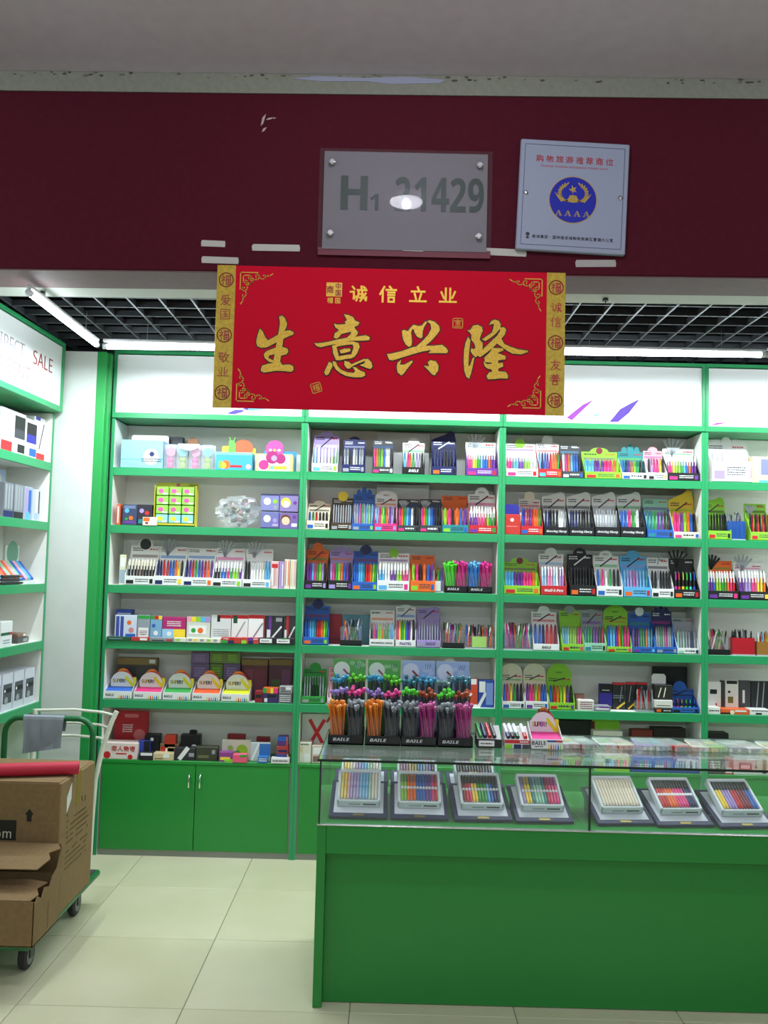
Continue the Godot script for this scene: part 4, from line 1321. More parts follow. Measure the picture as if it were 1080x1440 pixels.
func special_goods() -> void:
	# blister of four toy sharpeners, top left
	var o := thing("toy_pack", "clear pack of four pink and blue toys, top shelf, left bay", "toy pack", Vector3(-1.128, ROW_Y[0] + 0.0006, -4.99))
	var tint := ["p", "c", "p", "c"]
	box_part("backing_card", Vector3(0, 0.07, -0.05), Vector3(0.285, 0.14, 0.004), mat("#c6ccd2", 0.5), o)
	for k in 4:
		var x := -0.105 + k * 0.07
		var s := st()
		var q: String = "#e88ab4" if tint[k] == "p" else "#6cc3cf"
		lathe(s, [Vector2(0.0, 0.004), Vector2(0.017, 0.004), Vector2(0.019, 0.02), Vector2(0.015, 0.034), Vector2(0.019, 0.046), Vector2(0.016, 0.062), Vector2(0.0, 0.066)], 14, Transform3D(Basis(), Vector3(x, 0.003, -0.022)))
		var toy := part("toy", s, mat("#df4c9c" if tint[k] == "p" else "#9ac23a", 0.4), o)
		s = st()
		prism(s, disc_poly(Vector2(x, 0.098), 0.026, 0.026, 18), -0.046, -0.024)
		part("toy_head", s, mat(q, 0.4), toy)
		s = st()
		for e in [[Vector3(x, 0.07, -0.0008), Vector3(0.062, 0.136, 0.0012)], [Vector3(x - 0.031, 0.07, -0.024), Vector3(0.0012, 0.136, 0.046)], [Vector3(x + 0.031, 0.07, -0.024), Vector3(0.0012, 0.136, 0.046)], [Vector3(x, 0.138, -0.024), Vector3(0.062, 0.0012, 0.046)]]:
			bx(s, e[0], e[1])
		part("clear_case", s, glassy("#dfe8ec", 0.12, 0.08), o)
	var tg := st()
	prism(tg, disc_poly(Vector2(0, 0.142), 0.06, 0.036, 16, PI, TAU), 0.0, 0.0012)
	part("white_tag", tg, mat("#eceeee", 0.5), o)
	# brown round gift behind it
	o = thing("round_box", "brown round disc peeking above the clear toy pack", "box", Vector3(-1.135, ROW_Y[0] + 0.0006, -5.13))
	var sb := st()
	bx(sb, Vector3(0, 0.07, 0), Vector3(0.12, 0.14, 0.02))
	part("stand_card", sb, mat("#2d4a7a", 0.5), o)
	sb = st()
	prism(sb, disc_poly(Vector2(0, 0.165), 0.033, 0.033, 20), -0.006, 0.006)
	part("disc", sb, mat("#8a5a34", 0.5), o)
	# snail box and pink box
	o = thing("snail_box", "blue box with snail header card, top shelf, left bay", "box", Vector3(-0.87, ROW_Y[0] + 0.0006, -4.988))
	box_part("body", Vector3(0, 0.05, -0.05), Vector3(0.205, 0.1, 0.1), mat("#3f9fd8", 0.45), o, 0.0015)
	flat_print("D o .28 .3 .12;D y .2 .25 .09;R l .08 .1 .17 .5;R r .4 .15 .72 .28;D a .9 .2 .07;R #7cc4ea .0 .85 1 1", 0.205, 0.1, 0.0, o)
	var hd := st()
	prism(hd, PackedVector2Array([Vector2(-0.09, 0.09), Vector2(0.105, 0.09), Vector2(0.105, 0.135), Vector2(0.09, 0.14), Vector2(0.08, 0.13), Vector2(-0.04, 0.15), Vector2(-0.085, 0.145)]), -0.098, -0.095)
	var card := part("header_card", hd, mat("#e9d43a", 0.5), o)
	hd = st()
	prism(hd, disc_poly(Vector2(0.035, 0.135), 0.056, 0.05, 20), -0.094, -0.088)
	part("shell", hd, mat("#e6643c", 0.45), card)
	hd = st()
	prism(hd, outline("-0.055,0.09 -0.012,0.09 -0.01,0.15 -0.016,0.176 -0.04,0.182 -0.05,0.17 -0.046,0.15 -0.05,0.12", 1.0), -0.0935, -0.086)
	for sg in [-1.0, 1.0]:
		line(hd, Vector2(-0.03 + sg * 0.008, 0.175), Vector2(-0.03 + sg * 0.016, 0.196), 0.005, -0.093, -0.088)
	part("snail_body", hd, mat("#6cbf4c", 0.45), card)
	o = thing("pink_disc_box", "yellow box with pink disc header, top shelf, left bay", "box", Vector3(-0.645, ROW_Y[0] + 0.0006, -4.988))
	box_part("body", Vector3(0, 0.048, -0.05), Vector3(0.205, 0.096, 0.1), mat("#eee08a", 0.45), o, 0.0015)
	flat_print("R #f3ecd0 .08 .0 .92 .9;D p .22 .35 .14;D #a02a6c .45 .8 .18;D #a02a6c .68 .72 .14;D v .5 .75 .08;R y .35 .1 .85 .3;D c .45 .2 .05", 0.205, 0.096, 0.0, o)
	hd = st()
	prism(hd, disc_poly(Vector2(-0.01, 0.135), 0.052, 0.052, 24), -0.099, -0.094)
	var pd := part("header_disc", hd, mat("#d44c9c", 0.45), o)
	hd = st()
	for q in [[-0.03, "e"], [-0.006, "y"], [0.02, "e"]]:
		hd.set_color(lin(q[1]))
		prism(hd, disc_poly(Vector2(q[0] - 0.005, 0.13), 0.009, 0.007, 10), -0.0945, -0.0932)
	part("header_print", hd, vc, pd)
	box_part("back_card", Vector3(0.02, 0.062, -0.1015), Vector3(0.19, 0.124, 0.002), mat("#3a8ecb", 0.5), o)
	# green and yellow display of small packs, second shelf
	o = thing("pack_display", "tall green and yellow display of small packs, second shelf, left bay", "display", Vector3(-1.194, ROW_Y[1] + 0.0006, -4.99))
	var sh := st()
	bx(sh, Vector3(0, 0.125, -0.068), Vector3(0.232, 0.25, 0.004))
	bx(sh, Vector3(0, 0.003, -0.035), Vector3(0.232, 0.006, 0.07))
	for sg in [-1.0, 1.0]:
		bx(sh, Vector3(sg * 0.115, 0.115, -0.035), Vector3(0.003, 0.23, 0.07))
	bx(sh, Vector3(0, 0.008, -0.001), Vector3(0.232, 0.016, 0.002))
	part("case", sh, mat("#c6bb2c", 0.45), o)
	sh = st()
	sh.set_color(lin("#d64c8c"))
	prism(sh, disc_poly(Vector2(0.0, 0.238), 0.012, 0.009, 12), -0.066, -0.065)
	sh.set_color(lin("#8a8428"))
	bx(sh, Vector3(0.085, 0.238, -0.0655), Vector3(0.05, 0.01, 0.001))
	part("print", sh, vc, o)
	for r in 4:
		for c in 3:
			var x := -0.072 + c * 0.072
			var y := 0.018 + r * 0.052
			var pk := box_part("small_pack", Vector3(x, y + 0.0235, -0.034), Vector3(0.066, 0.047, 0.058), mat("#8fcf52" if r > 0 else "#8ac7c9", 0.4), o, 0.002)
			sh = st()
			sh.set_color(lin("#e0559a" if r > 0 else "#d8c832"))
			prism(sh, disc_poly(Vector2(x - 0.008, y + 0.024), 0.016, 0.013, 12), -0.0052, -0.0044)
			sh.set_color(lin("#e6f2ea"))
			bx(sh, Vector3(x + 0.016, y + 0.008, -0.0047), Vector3(0.026, 0.008, 0.001))
			part("pack_print", sh, vc, pk)
	# crumpled clear bag of shiny trinkets
	o = thing("clear_bag", "crumpled clear bag of shiny trinkets, second shelf, left bay", "bag", Vector3(-0.853, ROW_Y[1] + 0.0006, -5.06))
	var nz := FastNoiseLite.new()
	nz.seed = 3
	nz.frequency = 2.2
	nz.fractal_octaves = 4
	var bag := st()
	var NU := 28
	var NV := 16
	var fn := func(u: int, v: int) -> Vector3:
		var a := TAU * (u % NU) / NU
		var b := PI * v / NV
		var p := Vector3(cos(a) * sin(b), -cos(b), sin(a) * sin(b))
		var k := 1.0 + nz.get_noise_3dv(p) * 0.8
		var q := Vector3(p.x * 0.112, 0.095 + p.y * 0.093, p.z * 0.062) * Vector3(k, 1.0 + 0.1 * (k - 1.0), k)
		q.x += 0.02 * maxf(p.y, 0.0)
		return Vector3(q.x, maxf(q.y, 0.001), q.z)
	for u in NU:
		for v in NV:
			var p0: Vector3 = fn.call(u, v)
			var p1: Vector3 = fn.call(u + 1, v)
			var p2: Vector3 = fn.call(u + 1, v + 1)
			var p3: Vector3 = fn.call(u, v + 1)
			var n := (p2 - p0).cross(p3 - p1).normalized()
			if n.dot(p0 - Vector3(0, 0.095, 0)) < 0:
				n = -n
			quad(bag, p0, p1, p2, p3, n)
	part("film", bag, glassy("#dfe4e8", 0.22, 0.12), o)
	var trk := st()
	for k in 46:
		var a := rng.randf() * TAU
		var b := sqrt(rng.randf())
		trk.set_color(lin(["#6c6e72", "#c9b8a8", "#3a3c40", "#a8aeb4", "#b06a7a", "#8fb0a8"][k % 6]))
		var pp := Vector3(cos(a) * b * 0.082, 0.014 + rng.randf() * 0.13, sin(a) * b * 0.036)
		lathe(trk, [Vector2(0, -0.008), Vector2(0.012, -0.004), Vector2(0.013, 0.004), Vector2(0, 0.008)], 8, Transform3D(Basis(Vector3(rng.randf(), rng.randf(), rng.randf() + 0.1).normalized(), rng.randf() * PI), pp))
	var tk := part("trinkets", trk, vcg, o)
	tk.set_meta("kind", "stuff")
	# five fluorescent-pen boxes with rainbow discs, fifth shelf
	var cols := ["#2f66c8", "#e0307c", "#2fa24a", "#ef5a28", "#d8dc2a"]
	var names := ["blue", "pink", "green", "orange", "yellow"]
	for k in 5:
		super_box(Vector3(-1.468 + k * 0.1625, ROW_Y[4] + 0.0006, -4.99), 0.152, 0.16, cols[k], "%s highlighter box with rainbow disc, fifth shelf, left bay" % names[k], "rainbow disc highlighter boxes", false)
	# three red characters on the pale pink box are part of its print: a separate sheet of lettering
	var pk2 := find_thing("pale pink box with three red characters")
	if pk2:
		var gl := st()
		var ks := ["lian", "ren", "wu", "yu"]
		for k in 4:
			glyph(gl, ks[k], Vector2(-0.03 + k * 0.033, 0.058), 0.03, 0.12, 0.0, 0.0012)
		part("lettering", gl, mat("#b8343c", 0.5), pk2)
	# acrylic pen cups
	acrylic(Vector3(0.287, ROW_Y[2] + 0.0006, -5.0), 0.075, 0.06, 0.135, "clear", "ubkogrvscm", "clear pen cup with card label, third shelf, middle bay", "#d8dcd4")
	acrylic(Vector3(-0.187, ROW_Y[3] + 0.0006, -5.0), 0.12, 0.03, 0.145, "black", "pnbosgkycb", "black-based cup of crossed pens, fourth shelf, middle bay", "")
	acrylic(Vector3(0.383, ROW_Y[3] + 0.0006, -5.0), 0.118, 0.03, 0.14, "black", "rkgplvuogk", "black-based cup of leaning pens, fourth shelf, middle bay", "")
	acrylic(Vector3(0.527, ROW_Y[3] + 0.0006, -5.0), 0.16, 0.065, 0.13, "clear", "obpglkosbkwokob", "clear pen tub with lime card, fourth shelf, middle bay", "#a4cf6c")
	acrylic(Vector3(0.745, ROW_Y[3] + 0.0006, -5.0), 0.162, 0.078, 0.145, "clear", "cppppgglouuuvwq", "clear tub of pink and violet pens, fourth shelf, right bay", "")
	acrylic(Vector3(1.465, ROW_Y[4] + 0.0006, -4.995), 0.125, 0.05, 0.125, "clear", "ssrsrsr", "clear stand of red-topped steel pens, fifth shelf, right bay", "")
	acrylic(Vector3(1.957, ROW_Y[1] + 0.0006, -5.0), 0.1, 0.1, 0.155, "blue", "sssssnn", "blue cup of silver pens, second shelf, far right bay", "")
	acrylic(Vector3(1.858, ROW_Y[3] + 0.0006, -5.0), 0.125, 0.03, 0.14, "black", "nwmkplogoks", "black-based cup of mixed pens, fourth shelf, far right bay", "")
	acrylic(Vector3(1.995, ROW_Y[3] + 0.0006, -5.0), 0.125, 0.09, 0.14, "red", "kkskksksk", "red cup of black pens, fourth shelf, far right bay", "")
	acrylic(Vector3(2.115, ROW_Y[3] + 0.0006, -5.0), 0.09, 0.07, 0.135, "orange", "yoclb", "orange cup of pens, fourth shelf, far right bay", "")
	# pencil stands on the middle bay's third shelf
	pencil_stand(Vector3(0.392, ROW_Y[2] + 0.0006, -5.0), 0.118, ["g", "p"], [], [], "bright green and pink", "pencil stand of green and pink pencils, third shelf, middle bay", "", 0.135, false)
	pencil_stand(Vector3(0.525, ROW_Y[2] + 0.0006, -5.0), 0.135, ["b", "p"], [], [], "blue and pink", "pencil stand of blue and pink pencils, third shelf, middle bay", "", 0.135, false)

func find_thing(text: String) -> Node3D:
	for c in get_children():
		if c.has_meta("label") and str(c.get_meta("label")).begins_with(text):
			return c
	return null

func acrylic(at: Vector3, w: float, lip: float, top: float, kind: String, codes: String, label: String, card: String) -> void:
	var o := thing("pen_cup", label, "pen cup", at)
	var s := st()
	var d := 0.07
	bx(s, Vector3(0, 0.003, -d / 2), Vector3(w, 0.006, d))
	if kind == "black":
		bx(s, Vector3(0, lip / 2, -0.0015), Vector3(w, lip, 0.003))
	part("base", s, mat("#17181a" if kind == "black" else "#9aa4a8", 0.4), o)
	s = st()
	var wall_h := lip if kind != "black" else top * 0.68
	for e in [[Vector3(0, wall_h / 2 + 0.006, -0.004), Vector3(w - 0.002, wall_h, 0.0015)], [Vector3(-w / 2 + 0.001, wall_h / 2 + 0.006, -d / 2), Vector3(0.0015, wall_h, d - 0.008)], [Vector3(w / 2 - 0.001, wall_h / 2 + 0.006, -d / 2), Vector3(0.0015, wall_h, d - 0.008)], [Vector3(0, wall_h / 2 + 0.006, -d + 0.003), Vector3(w - 0.002, wall_h, 0.0015)], [Vector3(0, wall_h / 2 + 0.006, -d / 2), Vector3(0.0015, wall_h, d - 0.008)]]:
		bx(s, e[0], e[1])
	part("cup_wall", s, {"red": mat("#b5202c", 0.3), "orange": mat("#9a6a30", 0.3), "blue": glassy("#2f5fb0", 0.55, 0.2)}.get(kind, glassy("#e2e8ea", 0.06, 0.06)), o)
	if card:
		box_part("card_label", Vector3(0, lip / 2 + 0.006, -0.0025), Vector3(w * 0.5, lip * 0.9, 0.001), mat(card, 0.5), o)
	var full := codes + codes.reverse()
	for i in full.length():
		var c := full.substr(i, 1)
		var x := -w / 2 + 0.008 + (w - 0.016) * (i % codes.length() + 0.5) / codes.length()
		var depth_k := rng.randf_range(0.2, 0.8)
		var side_lean := rng.randf_range(-0.3, 0.3) * (1.0 if kind == "black" else 0.5)
		if absf(x - sin(side_lean) * top) > w * 0.55:
			side_lean = -side_lean
		want_pen(c, "white" if i % 6 == 0 else "plain", lean(at + Vector3(x, 0.007, -d * depth_k), (top - 0.007) * rng.randf_range(0.92, 1.04), 0.0045, 0.05, side_lean), 0.0045 * (top - wall_h) * 0.8, "%s pen in the %s" % [HUE[c], label], "%s pens in the %s" % [HUE[c], label])

func super_box(at: Vector3, w: float, h: float, c: String, label: String, group: String, big: bool) -> void:
	var o := thing("highlighter_box", label, "highlighter box", at, 0.0, group)
	var d := 0.11
	var lip := h * 0.27
	var s := st()
	bx(s, Vector3(0, 0.002, -d / 2), Vector3(w, 0.004, d))
	bx(s, Vector3(0, lip / 2, -0.0015), Vector3(w, lip, 0.003), 0.0008)
	for sg in [-1.0, 1.0]:
		prism(s, PackedVector2Array([Vector2(0, 0), Vector2(d, 0), Vector2(d, h * 0.6), Vector2(0.004, lip)]), -0.001, 0.001, Transform3D(Basis(Vector3.UP, PI / 2), Vector3(sg * (w / 2 - 0.001), 0, 0)))
	part("tray", s, mat("#e4e4e2", 0.45), o)
	# the slope of highlighters inside
	s = st()
	prism(s, PackedVector2Array([Vector2(0.006, 0.005), Vector2(d * 0.75, 0.005), Vector2(d * 0.75, lip * 1.35), Vector2(0.006, lip * 0.98)]), -w / 2 + 0.004, w / 2 - 0.004, Transform3D(Basis(Vector3.UP, PI / 2), Vector3.ZERO))
	part("inner_slope", s, mat(c, 0.45), o)
	# header: ring of orange and yellow behind a white disc
	var cz := -d * 0.78
	s = st()
	s.set_color(lin("#e8742a"))
	prism(s, disc_poly(Vector2(0, h * 0.6), w * 0.3, h * 0.4, 26), cz - 0.004, cz - 0.003)
	s.set_color(lin("#f2b632"))
	prism(s, disc_poly(Vector2(0, h * 0.6), w * 0.28, h * 0.36, 26), cz - 0.0035, cz - 0.0025)
	s.set_color(lin("#d8433a"))
	prism(s, disc_poly(Vector2(w * 0.02, h * 0.56), w * 0.36, h * 0.37, 26), cz - 0.003, cz - 0.0018)
	s.set_color(lin("#f0e23a"))
	bx(s, Vector3(w * 0.43, h * 0.48, cz - 0.003), Vector3(w * 0.12, h * 0.42, 0.002))
	var head := part("rainbow_header", s, vc, o)
	s = st()
	prism(s, disc_poly(Vector2(-w * 0.03, h * 0.5), w * 0.42, h * 0.38, 26), cz - 0.001, cz + 0.001)
	if big:
		bx(s, Vector3(-w * 0.1, h * 0.45, cz - 0.0003), Vector3(w * 0.72, h * 0.4, 0.0016))
	part("white_disc", s, mat(("#f0e6ec" if big else "#e9e9e4"), 0.45), head)
	s = st()
	prism(s, PackedVector2Array([Vector2(w * 0.08, h * 0.72), Vector2(w * 0.14, h * 0.73), Vector2(w * 0.42, h * 0.44), Vector2(w * 0.45, h * 0.34), Vector2(w * 0.36, h * 0.36), Vector2(w * 0.12, h * 0.6)]), cz + 0.001, cz + 0.0025)
	part("highlighter_print", s, mat("#ecdc1e", 0.4), head)
	# SUPER! in many colours
	var tones := ["#d8c020", "#2a2a2c", "#d83a34", "#3a4ab0", "#c83a8c", "#2c9a44"]
	var txt := "SUPER!"
	for i in 6:
		lettering(txt.substr(i, 1), h * 0.12, Vector3(-w * 0.33 + i * w * 0.082, h * 0.56, cz + 0.0016), tones[i] if big else ("#a8982a" if i < 3 else "#2a2a30"), head, bold)
	if big:
		lettering("BAILE", h * 0.085, Vector3(0, h * 0.91, cz - 0.0015), "#16161a", head, bold)
		lettering("BAILE", lip * 0.36, Vector3(-w * 0.27, lip * 0.62, 0.0004), "#16161a", o, bold)
		flat_print("R #3a3a8c .5 .74 .78 .9;R r .78 .74 .99 .9;T d .1 .2 .36 .4", w, lip, 0.0, o)
	else:
		lettering("BAILE", lip * 0.28, Vector3(-w * 0.3, lip * 0.5, 0.0004), "#26262a", o, bold)
	var bot := st()
	var tc := ["#d8c832", "#c83a3c", "#e07a34", "#4aa3d8", "#3a5a9c", "#8cc84a"]
	for i in 6:
		bot.set_color(lin(tc[i]))
		var x := w * (0.05 + i * 0.075)
		prism(bot, PackedVector2Array([Vector2(x - w * 0.022, 0.002), Vector2(x + w * 0.022, 0.002), Vector2(x + w * 0.02, lip * 0.35), Vector2(x, lip * 0.6), Vector2(x - w * 0.02, lip * 0.35)]), 0.0, 0.0008)
	part("bottle_print", bot, vc, o)

# ---------- pencils ----------
var pencil_mesh := {}
func pencil(at: Transform3D, body: String, topper: String, label: String, group: String) -> void:
	make_pencil_meshes()
	var o := thing("pencil", label, "pencil", Vector3.ZERO, 0.0, group)
	o.transform = at
	part_mesh("shaft", pencil_mesh["shaft"], mat(body, 0.3), o)
	part_mesh("silver_cap", pencil_mesh["cap"], mat("#c8ccd0", 0.3, 0.3), o)
	part_mesh("topper", pencil_mesh["topper"], mat(topper, 0.3), o)

func make_pencil_meshes() -> void:
	if pencil_mesh.is_empty():
		var s := st()
		cyl(s, Vector3(0, 0.028, 0), Vector3(0, 0.155, 0), 0.0042, 0.0042, 6, false)
		pencil_mesh["shaft"] = s.commit()
		s = st()
		cyl(s, Vector3.ZERO, Vector3(0, 0.028, 0), 0.0012, 0.0038, 6, false)
		pencil_mesh["cap"] = s.commit()
		s = st()
		lathe(s, [Vector2(0.0042, 0.152), Vector2(0.0045, 0.16), Vector2(0.0065, 0.162), Vector2(0.0085, 0.168), Vector2(0.0065, 0.1755), Vector2(0.0, 0.1785)], 8)
		pencil_mesh["topper"] = s.commit()

func loose_pencils(rest: SurfaceTool, xf: Transform3D, body: String, topper: String) -> void:
	for q in [["shaft", body], ["cap", "#b9bdc2"], ["topper", topper]]:
		var arr: Array = pencil_mesh[q[0]].surface_get_arrays(0)
		rest.set_color(lin(q[1]))
		for k in arr[0].size():
			rest.set_normal((xf.basis * arr[1][k]).normalized())
			rest.add_vertex(xf * arr[0][k])

var rest_pencils: SurfaceTool
# rows: front bundles (full view), middle and back bundles (tops in view)
func pencil_stand(at: Vector3, w: float, front: Array, middle: Array, back: Array, words: String, label: String, header: String, tall: float, single: bool) -> void:
	var o := thing("pencil_stand", label, "pencil stand", at, 0.0, "pencil stands on the counter" if single else "pencil stands on the shelf")
	var rows := 1 + (1 if middle else 0) + (1 if back else 0)
	var d := 0.068 * rows
	var s := st()
	bx(s, Vector3(0, 0.003, -d / 2), Vector3(w, 0.006, d))
	for e in [[Vector3(0, 0.019, -0.0015), Vector3(w, 0.038, 0.003)], [Vector3(-w / 2 + 0.0015, 0.019, -d / 2), Vector3(0.003, 0.038, d)], [Vector3(w / 2 - 0.0015, 0.019, -d / 2), Vector3(0.003, 0.038, d)], [Vector3(0, 0.019, -d + 0.0015), Vector3(w, 0.038, 0.003)]]:
		bx(s, e[0], e[1], 0.0006)
	part("base", s, mat("#121214", 0.4), o)
	lettering("BAILE", 0.0115, Vector3(-w * 0.13, 0.021, 0.0004), "#c9cbcc", o, bold, "lettering", Basis(Vector3(1.5, 0, 0), Vector3(0.25, 1, 0), Vector3(0, 0, 1)))
	for r in rows:
		var set_: Array = [front, middle, back][r]
		var lift := 0.006 + r * 0.045 * (1.0 if single else 0.0)
		for c in set_.size():
			var cx := (c - 0.5) * w / 2.0 * (1.0 if set_.size() == 2 else 0.0)
			var cz := -0.036 - r * 0.066
			s = st()
			lathe(s, [Vector2(0.0305, lift), Vector2(0.0315, lift + tall * 0.8)], 18, Transform3D(Basis(), Vector3(cx, 0, cz)))
			part("clear_sleeve", s, glassy("#e4eaec", 0.04, 0.06), o)
			if r > 0:
				box_part("step", Vector3(cx, lift / 2, cz), Vector3(0.05, lift, 0.05), mat("#121214", 0.5), o)
			var code: String = set_[c]
			var body: String = {"o": "#d0701c", "k": "#44484c", "p": "#c8287c" if not single else "#a8307c", "g": "#4cc82c", "b": "#2f7cc8"}.get(code.substr(0, 1), code)
			var top_c: String = {"o": "#ea8a2c", "k": "#8d9398", "p": "#e03a94" if not single else "#c05a94", "g": "#58d838", "b": "#6ab0e0", "c": "#3f9fc4", "l": "#62cf30", "h": "#f04c9c", "v": "#9c86d0", "t": "#3a7c8c", "m": "#a8502c", "w": "#7fa0a4"}.get(code.substr(code.length() - 1, 1), "#8d9398")
			var count := 18 if r == 0 else 9
			for k in count:
				var a := k * 2.39996
				var q := sqrt((k + 0.5) / count)
				var base := Vector3(cx + cos(a) * q * 0.025, lift + 0.001, cz + sin(a) * q * 0.025)
				var ta := a + 0.9
				var spread := 0.043
				var tip := Vector3(cx + cos(ta) * q * spread, 0, cz + sin(ta) * q * spread)
				var up := Vector3(tip.x - base.x, 0.165, tip.z - base.z).normalized()
				var xaxis := up.cross(Vector3.BACK).normalized()
				var sc := (tall + 0.035) / 0.1785 * rng.randf_range(0.88, 1.05)
				var xf := Transform3D(Basis(xaxis * 1.0, up * sc, xaxis.cross(up) * 1.0), at + base)
				if single:
					var where: String = ["front", "middle", "back"][r]
					var bundle := "%s pencil, %s row, %s half of the %s counter stand" % [{"o": "orange", "k": "grey", "p": "magenta"}.get(code.substr(0, 1), "glitter") if r == 0 else {"c": "blue-topped", "l": "lime-topped", "h": "pink-topped", "v": "violet-topped", "t": "teal-topped", "m": "copper-topped", "w": "pale-topped", "g": "green-topped"}.get(code.substr(code.length() - 1, 1), "topped"), where, ["left", "right"][c], words]
					pencil(xf, body, top_c, bundle, bundle.replace(" pencil,", " pencils,"))
				else:
					loose_pencils(rest_pencils, xf, body, top_c)
	if header:
		var z := -d + 0.004
		var hd := box_part("header_card", Vector3(0, 0.16, z), Vector3(w - 0.004, 0.32, 0.003), mat(header, 0.5), o)
		s = st()
		s.set_color(lin("#d9e6dc" if header == "#58a858" else "#cfdcf2"))
		prism(s, disc_poly(Vector2(-w * 0.22, 0.275), 0.034, 0.034, 20), z + 0.0015, z + 0.0022)
		s.set_color(lin("#8cc48c" if header == "#58a858" else "#b4c8ea"))
		for q in 5:
			prism(s, disc_poly(Vector2(w * rng.randf_range(0.05, 0.4), rng.randf_range(0.24, 0.305)), 0.012, 0.009, 12), z + 0.0015, z + 0.0017 + q * 0.00008)
		s.set_color(lin("#a04a78" if header == "#58a858" else "#8a3434"))
		line(s, Vector2(-w * 0.16, 0.275), Vector2(w * 0.12, 0.235), 0.008, z + 0.0015, z + 0.0026)
		s.set_color(lin("#2c4a8c"))
		for q in 3:
			line(s, Vector2(w * (0.2 + q * 0.06), 0.285), Vector2(w * (0.22 + q * 0.07), 0.305), 0.002, z + 0.0015, z + 0.0024)
		part("header_print", s, vc, hd)

